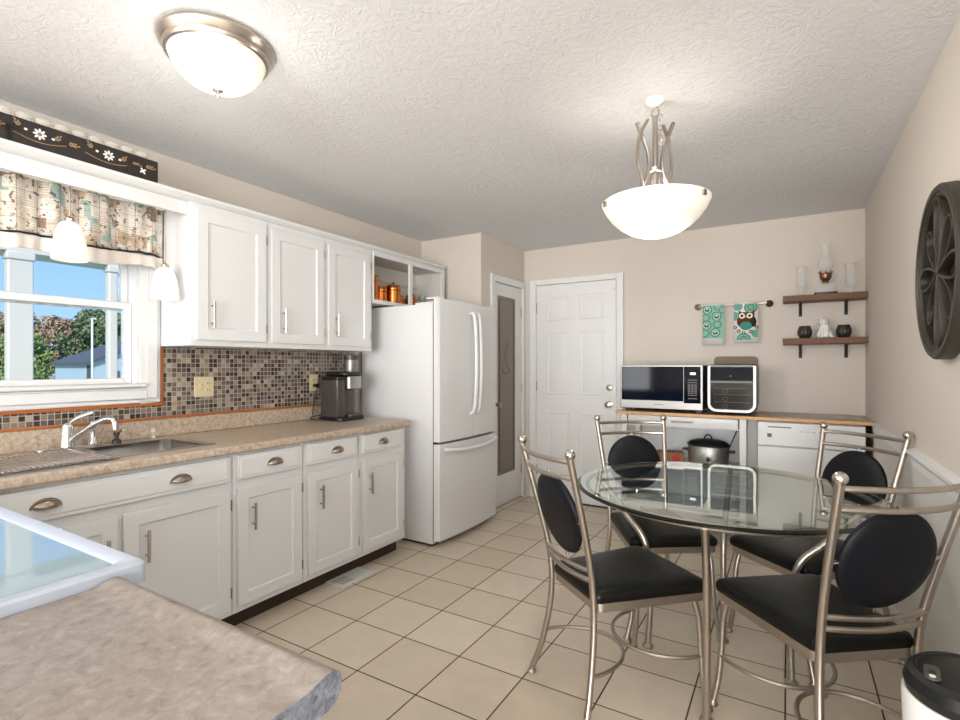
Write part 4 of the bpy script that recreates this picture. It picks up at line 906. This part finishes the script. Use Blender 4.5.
for k in range(8):
    q = MB(T=TW); a = 2 * PI * k / 8; L0 = Rm * (1.0 if k % 2 == 0 else .86); wd = Rm * .20; pts = []
    for i in range(36):
        t = 2 * PI * i / 36; rr = L0 * (.515 - .485 * math.cos(t)); ww = wd * math.sin(t) * (.25 + .85 * rr / L0)
        pts.append((rr * math.cos(a) - ww * math.sin(a), rr * math.sin(a) + ww * math.cos(a), .026 if k % 2 else .030))
    n = len(pts); vs = []; fs = []
    for i, p in enumerate(pts):
        d = (Vector(pts[(i + 1) % n]) - Vector(pts[i - 1])).normalized(); sd_ = Vector((-d.y, d.x, 0))
        for (o_, h) in ((-.005, -.0175), (-.005, .006), (-.003, .009), (.003, .009), (.005, .006), (.005, -.0175)): vs.append(Vector(p) + sd_ * o_ + Vector((0, 0, h)))
    for i in range(n):
        for j in range(6): fs.append((i * 6 + j, i * 6 + (j + 1) % 6, ((i + 1) % n) * 6 + (j + 1) % 6, ((i + 1) % n) * 6 + j))
    q.add(vs, fs, 0, True); q.build('petal', M['bronze'], e, sharp=40)
q = MB(T=TW); q.lathe([(1e-5, .0085), (.02, .0085), (.018, .036), (1e-5, .042)], (0, 0, 0), 20); q.build('boss', M['bronze'], e)

# ------------------------------------------------------------------ ceiling lamps
e = empty('flush_ceiling_light', (-1.745, 1.09, ZC), 'round flush ceiling light with nickel ring and milk glass bowl', 'ceiling light')
c = (-1.745, 1.09, ZC)
q = MB(); q.lathe([(1e-5, -.001), (.184, -.001), (.189, -.006), (.189, -.014), (.184, -.024), (.179, -.032), (.174, -.038), (.172, -.046), (.168, -.052), (.160, -.054), (.155, -.045), (1e-5, -.04)], c, 56); q.build('ring', M['nickel'], e, sharp=25)
q = MB(); q.lathe([(.158, -.052), (.150, -.075), (.13, -.105), (.10, -.132), (.06, -.15), (.02, -.156), (1e-5, -.157)], c, 56); q.build('bowl', mat('flush light milk glass', 'f3ecdc', .3, emit=((1, .94, .84), .3)), e, sharp=80)
q = MB(); q.lathe([(1e-5, -.156), (.017, -.157), (.018, -.161), (.006, -.165), (.006, -.172), (.009, -.178), (1e-5, -.184)], c, 20); q.build('finial', M['nickel'], e)
PX, PY = -.49, 2.28
e = empty('bowl_pendant', (PX, PY, ZC), 'large milk glass bowl pendant with curved nickel arms over the table', 'pendant light')
c = (PX, PY, 0)
q = MB(); q.lathe([(1e-5, ZC - .001), (.042, ZC - .001), (.042, ZC - .008), (.025, ZC - .022), (.012, ZC - .03), (1e-5, ZC - .03)], c, 28); q.build('canopy', M['white'], e)
q = MB(); q.tube([(PX + .016 * math.cos(t), PY, 2.385 + .018 * math.sin(t)) for t in (2 * PI * i / 14 for i in range(14))], .0035, 8, closed=True)
q.tube([(PX + .006, PY, 2.41 - .0), (PX + .006, PY, 2.40)], .002, 6)
for i in range(7):
    z = 2.36 - i * .022; R2 = Matrix.Translation((PX + .022, PY, z)) @ Matrix.Rotation(i * PI / 2, 4, 'Z')
    q.tube([(.007 * math.cos(t), 0, .014 * math.sin(t)) for t in (2 * PI * k / 10 for k in range(10))], .002, 6, closed=True, T=R2)
q.build('chain', M['nickel'], e)
q = MB(); q.tube([(PX, PY, 2.37), (PX, PY, 2.02)], .011, 12); q.lathe([(.011, 2.125), (.026, 2.13), (.028, 2.145), (.011, 2.15)], c, 20); q.lathe([(.018, 2.02), (.018, 2.12)], c, 16); q.build('stem', M['nickel'], e)
for k in range(4):
    a = math.radians((31, 60, 211, 240)[k]); dx, dy = math.cos(a), math.sin(a)
    pts = [(PX + dx * r, PY + dy * r, z) for r, z in ((.075, 2.335), (.055, 2.28), (.033, 2.215), (.028, 2.15), (.05, 2.08), (.095, 2.03), (.12, 2.005))] if k % 2 == 0 else [(PX + dx * r, PY + dy * r, z) for r, z in ((.045, 2.345), (.085, 2.28), (.10, 2.21), (.098, 2.14), (.08, 2.09), (.085, 2.03), (.11, 2.01))]
    q = MB(); q.tube(spline(pts), .006, 8, flat=1.5); q.build('arm', M['nickel'], e)
    if k % 2 == 0:
        q = MB(); q.tube([(PX + dx * .078, PY + dy * .078, 2.342), (PX + dx * .056, PY + dy * .056, 2.283)], .0085, 8); q.build('arm_cap', M['antique'], e)
q = MB(); R = .222
q.lathe([(R, 2.003), (R + .001, 1.998), (R * .94, 1.968), (R * .82, 1.93), (R * .68, 1.90), (R * .5, 1.874), (R * .3, 1.858), (R * .12, 1.852), (1e-5, 1.851)], c, 60); o = q.build('bowl', mat('pendant milk glass', 'f3ecdc', .3, emit=((1, .94, .84), .32)), e, sharp=80)
sd = o.modifiers.new('s', 'SOLIDIFY'); sd.thickness = .005
for k in range(3):
    a = math.radians(-22) + k * 2 * PI / 3
    q = MB(); q.box(-.010, .010, -.005, .004, 1.975, 1.995, T=Matrix.Translation((PX + (R + .001) * math.cos(a), PY + (R + .001) * math.sin(a), 0)) @ Matrix.Rotation(a + PI / 2, 4, 'Z'))
    q.build('clip', M['antique'], e)
q = MB(); q.lathe([(1e-5, 2.012), (.03, 2.012), (.026, 2.024), (1e-5, 2.028)], (PX + .14, PY + .15, 0), 16, sx=1.5); q.build('socket_cap', M['antique'], e)

# ------------------------------------------------------------------ dining table
TC = (-.262, 2.475); TZ = .765
e = empty('dining_table', (TC[0], TC[1], 0), 'round glass topped dining table on nickel tube legs', 'table')
q = MB(); R = .612; q.lathe([(1e-5, TZ - .012), (R - .006, TZ - .012), (R, TZ - .008), (R, TZ - .006), (R - .016, TZ), (1e-5, TZ)], (TC[0], TC[1], 0), 96)
q.build('glass_top', mat('table glass', 'eaf6f2', 0, trans=1, ior=1.5), e, sharp=12)
q = MB(); q.tube([(TC[0] + .565 * math.cos(t), TC[1] + .565 * math.sin(t), TZ - .022) for t in (2 * PI * i / 72 for i in range(72))], .009, 8, closed=True); q.build('ring', M['chairmetal'], e)
for pts in ([(-.245, 1.91, TZ - .024), (-.246, 1.95, .62), (-.25, 2.0, .35), (-.255, 2.03, .015)],
            [(-.82, 2.50, TZ - .024), (-.75, 2.485, .68), (-.655, 2.46, .58), (-.565, 2.435, .47), (-.545, 2.43, .22), (-.555, 2.432, .015)],
            [(.29, 2.50, TZ - .024), (.22, 2.49, .68), (.12, 2.47, .58), (.03, 2.453, .47), (.01, 2.45, .22), (.012, 2.45, .015)],
            [(-.262, 3.03, TZ - .024), (-.262, 2.93, .68), (-.262, 2.81, .58), (-.262, 2.68, .46), (-.262, 2.66, .22), (-.262, 2.66, .015)]):
    q = MB(); q.tube(spline(pts), .0135, 12); lg = q.build('leg', M['chairmetal'], e)
    q = MB(); x, y, z = pts[-1]; q.lathe([(1e-5, .0005), (.024, .0005), (.026, .008), (.018, .018), (.014, .02)], (x, y, 0), 16); q.build('foot', M['chairmetal'], lg)

# ------------------------------------------------------------------ dining chairs
def make_chair():
    r = empty('dining_chair', (0, 0, 0), 'x', 'chair', 'dining chairs around the glass table')
    hw = .165; md = M['chairmetal']
    def post(s): return [(s * .201, -.118, .975), (s * .191, -.087, .86), (s * .178, -.045, .70), (s * .166, -.012, .55), (s * .162, .0, .43), (s * .168, -.005, .30), (s * .188, -.032, .14), (s * .214, -.068, .014)]
    for s in (-1, 1):
        pp = spline(post(s), 6); q = MB(); q.tube(pp, .0125, 12)
        o = q.build('post', md, r)
        q = MB(); q.ball((s * .1995, -.1175, .990), .0195, seg=20); q.build('ball_finial', mat('polished nickel ball', 'cfc8bf', .16, 1) if 'polished nickel ball' not in bpy.data.materials else bpy.data.materials['polished nickel ball'], o)
        q = MB(); q.lathe([(1e-5, .0005), (.017, .0005), (.0195, .006), (.0125, .016), (.011, .02)], (s * .214, -.068, 0), 14); q.build('foot', md, o)
        q = MB(); pf = spline([(s * .186, .425, .41), (s * .192, .445, .33), (s * .196, .450, .22), (s * .208, .452, .10), (s * .228, .455, .014)], 6); q.tube(pf, .0115, 12); o = q.build('leg', md, r)
        q = MB(); q.lathe([(1e-5, .0005), (.017, .0005), (.0195, .006), (.0125, .016), (.011, .02)], (s * .228, .455, 0), 14); q.build('foot', md, o)
    def arc(x, y0, z, dy, n=16): return [(x * (2 * i / n - 1), y0 + dy * (1 - (2 * i / n - 1) ** 2), z) for i in range(n + 1)]
    for z, hx, y in ((.962, .197, -.112), (.901, .193, -.095), (.562, .168, -.016), (.524, .165, -.008)):
        q = MB(); q.tube(arc(hx, y, z, -.045 if z > .8 else -.03), .009, 10); q.build('rail', md, r)
    # seat frame and pad
    def trap(a, b_, y0, y1, rr=.03):
        out = []
        for (x, y, st) in ((b_, y1, 0), (-b_, y1, 90), (-a, y0, 180), (a, y0, 270)):
            sx_ = 1 if x > 0 else -1; sy_ = 1 if y == y1 else -1
            for i in range(7):
                t = math.radians(st + 15 * i); out.append((x - sx_ * rr + rr * math.cos(t), y - sy_ * rr + rr * math.sin(t)))
        return out
    q = MB(); q.prism(trap(.168, .209, .012, .472), .405, .437); q.build('seat_frame', md, r, bevel=.002)
    P0 = trap(.168, .213, .008, .478); n = len(P0); vs = []; fs = []; cx0, cy0 = 0, .24
    lay = [(1.0, .438), (1.012, .450), (1.01, .462), (.99, .472), (.94, .480), (.80, .486), (.5, .490), (.2, .491)]
    for sc, z in lay: vs += [(cx0 + (x - cx0) * sc, cy0 + (y - cy0) * sc, z) for x, y in P0]
    for j in range(len(lay) - 1):
        for i in range(n): fs.append((j * n + i, j * n + (i + 1) % n, (j + 1) * n + (i + 1) % n, (j + 1) * n + i))
    fs += [tuple(range(n))[::-1], tuple(range((len(lay) - 1) * n, len(lay) * n))]
    q = MB(); q.add(vs, fs, 0, True); q.build('seat_pad', M['black_vinyl'], r, sharp=60)
    # oval back pad, leaning with the posts
    T = Matrix.Translation((0, -.054, .736)) @ Matrix.Rotation(math.radians(14), 4, 'X') @ Matrix.Rotation(PI / 2, 4, 'X')
    q = MB(); q.lathe([(1e-5, -.018), (.10, -.017), (.142, -.012), (.15, -.004), (.151, .002), (.146, .010), (.12, .016), (1e-5, .019)], (0, 0, 0), 48, T=T, sx=1.03, sy=1.06); q.build('back_pad', M['oval_vinyl'], r, sharp=60)
    for a, l0, l1 in ((0, .145, .172), (PI, .145, .172), (PI / 2, .145, .172), (-PI / 2, .145, .172)):
        q = MB(); q.tube([(l0 * math.cos(a), l0 * math.sin(a), 0), (l1 * math.cos(a), l1 * math.sin(a), .003)], .006, 8, T=T); q.build('clip', M['chrome'], r)
    # two bow stretchers set back to back
    def bow(y0, dy, hx): return [(hx * math.cos(t), y0 + dy * math.sin(t), .19) for t in [PI * i / 20 for i in range(21)]]
    q = MB(); q.tube(bow(-.018, .225, .180), .0075, 10); q.build('stretcher', md, r)
    q = MB(); q.tube(bow(.452, -.228, .200), .0075, 10); q.build('stretcher', md, r)
    return r
ch = make_chair()
for i, (x, y, th, lab) in enumerate(((-.725, 1.898, 50.4, 'nickel dining chair with black seat at the near left of the glass table'),
                      (-.729, 2.954, -55.0, 'nickel dining chair at the far left of the table, in front of the panelled door'),
                      (.227, 2.963, -132.2, 'nickel dining chair at the far right of the table, in front of the dishwasher'),
                      (.210, 1.924, 127.3, 'nickel dining chair nearest the camera on the right, beside the trash can'))):
    c_ = ch if i == 0 else copy_tree(ch)
    c_.location = (x, y, 0); c_.rotation_euler = (0, 0, math.radians(th - 90)); c_['label'] = lab

# ------------------------------------------------------------------ trash can
e = empty('trash_can', (.335, 1.455, 0), 'round white trash can with a black sensor lid in the lower right corner', 'trash can')
c = (.335, 1.455, 0)
q = MB(); q.lathe([(1e-5, .001), (.10, .001), (.108, .02), (.123, .575), (.120, .58), (1e-5, .58)], c, 40); q.build('body', M['ceramic'], e)
q = MB(); q.lathe([(.117, .581), (.121, .60), (.114, .622), (.103, .632), (.098, .632), (.096, .629), (1e-5, .634)], c, 48); lid = q.build('lid', M['black'], e, sharp=25)
q = MB(); q.lathe([(1e-5, .6345), (.03, .6345), (.028, .64), (.012, .643), (1e-5, .643)], (.345, 1.455, 0), 20); q.build('lid_knob', M['black'], lid)
TS = Matrix.Translation((.335 - .076, 1.455 - .03, .0)) @ Matrix.Rotation(math.radians(-98), 4, 'Z')
q = MB(T=TS); q.prism(rrect(-.034, .034, -.014, .014, .012), .6335, .637); sp = q.build('sensor_panel', M['grey_plastic'], lid, bevel=.001)
q = MB(T=TS); q.box(-.008, .008, -.006, .006, .6372, .638); q.build('sensor_eye', M['black'], sp)
q = MB(T=TS); q.cyl((.02, 0), .006, .6372, .6385, 12); q.build('indicator', M['ceramic'], sp)

e.location += Vector((.008, .03, 0))

# ------------------------------------------------------------------ peninsula: range and end counter
e = empty('electric_range', (-1.41, .17, 0), 'white electric range with a pale glass hob in the lower left corner', 'stove')
q = MB(); q.box(-1.785, -1.035, -.12, .485, .0, .895); q.build('body', M['cook_side'], e)
q = MB(); zr0, zr1 = .896, .935
O = rrect(-1.79, -1.03, -.13, .505, .012); I = rrect(-1.762, -1.058, -.10, .477, .025); n = len(O)
I2 = rrect(-1.755, -1.065, -.094, .470, .022)
vs = [(a, b_, zr0) for a, b_ in O] + [(a, b_, zr1 - .004) for a, b_ in O] + [(a + (.004 if a < -1.4 else -.004), b_ + (.004 if b_ < .2 else -.004), zr1) for a, b_ in O] + [(a, b_, zr1) for a, b_ in I] + [(a, b_, zr1 - .006) for a, b_ in I2] + [(a, b_, zr0) for a, b_ in I2]
q.add(vs, [(j * n + i, j * n + (i + 1) % n, (j + 1) * n + (i + 1) % n, (j + 1) * n + i) for j in range(5) for i in range(n)] + [(i, (i + 1) % n, 5 * n + (i + 1) % n, 5 * n + i) for i in range(n)], 0)
q.build('hob_frame', M['cook_white'], e, sharp=40)
q = MB(); q.prism(I2, zr0 + .01, zr1 - .0065); q.build('glass_hob', M['cook_glass'], e)
q = MB(); q.box(-1.76, -1.06, .4855, .50, .12, .86); dd = q.build('oven_door', M['cook_white'], e, bevel=.004)
q = MB(); q.tube([(-1.70, .54, .80), (-1.12, .54, .80)], .012, 10); q.tube([(-1.68, .50, .80), (-1.68, .54, .80)], .009, 8); q.tube([(-1.14, .50, .80), (-1.14, .54, .80)], .009, 8); q.build('handle', M['cook_white'], dd)
q = MB(); q.box(-1.785, -1.035, -.15, -.1305, .80, .936); q.build('back_rail', M['cook_side'], e, bevel=.004)
# end counter with raised no-drip front edge
e = empty('peninsula_counter', (-.75, .15, .878), 'grey beige laminate end counter beside the range in the foreground', 'countertop')
prof = [(-.20, .878), (.438, .878), (.452, .882), (.462, .893), (.464, .905), (.461, .917), (.452, .9235), (.442, .924), (.430, .921), (.415, .9165), (.395, .915), (-.20, .915)]
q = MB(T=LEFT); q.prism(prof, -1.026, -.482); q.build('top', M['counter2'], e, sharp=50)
q = MB(T=LEFT); q.prism([(a, b_) for a, b_ in prof], -.4818, -.480); q.build('end_cap', laminate('speckled end cap', [(.35, '3f4652'), (.5, '6d717b'), (.65, '8d8d90')], 70, .35), e)  # same laminate, with bluish daylight worked into its end colours
e = empty('peninsula_cabinet', (-.75, .12, 0), 'white cabinet tinted with blue daylight below the end counter, seen past its corner', 'cabinet')
MB().box(-1.028, -.505, -.16, .425, .10, .8775).build('carcass', M['daylit_white'], e, bevel=.003)
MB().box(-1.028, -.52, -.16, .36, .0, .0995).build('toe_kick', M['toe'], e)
q = MB(); panel(q, -1.015, -.52, .135, .86, -.4252 + .0, -.4252, .05, .006) if False else q.box(-1.015, -.52, .4255, .443, .135, .86); q.build('door', M['daylit_white'], e, bevel=.003)
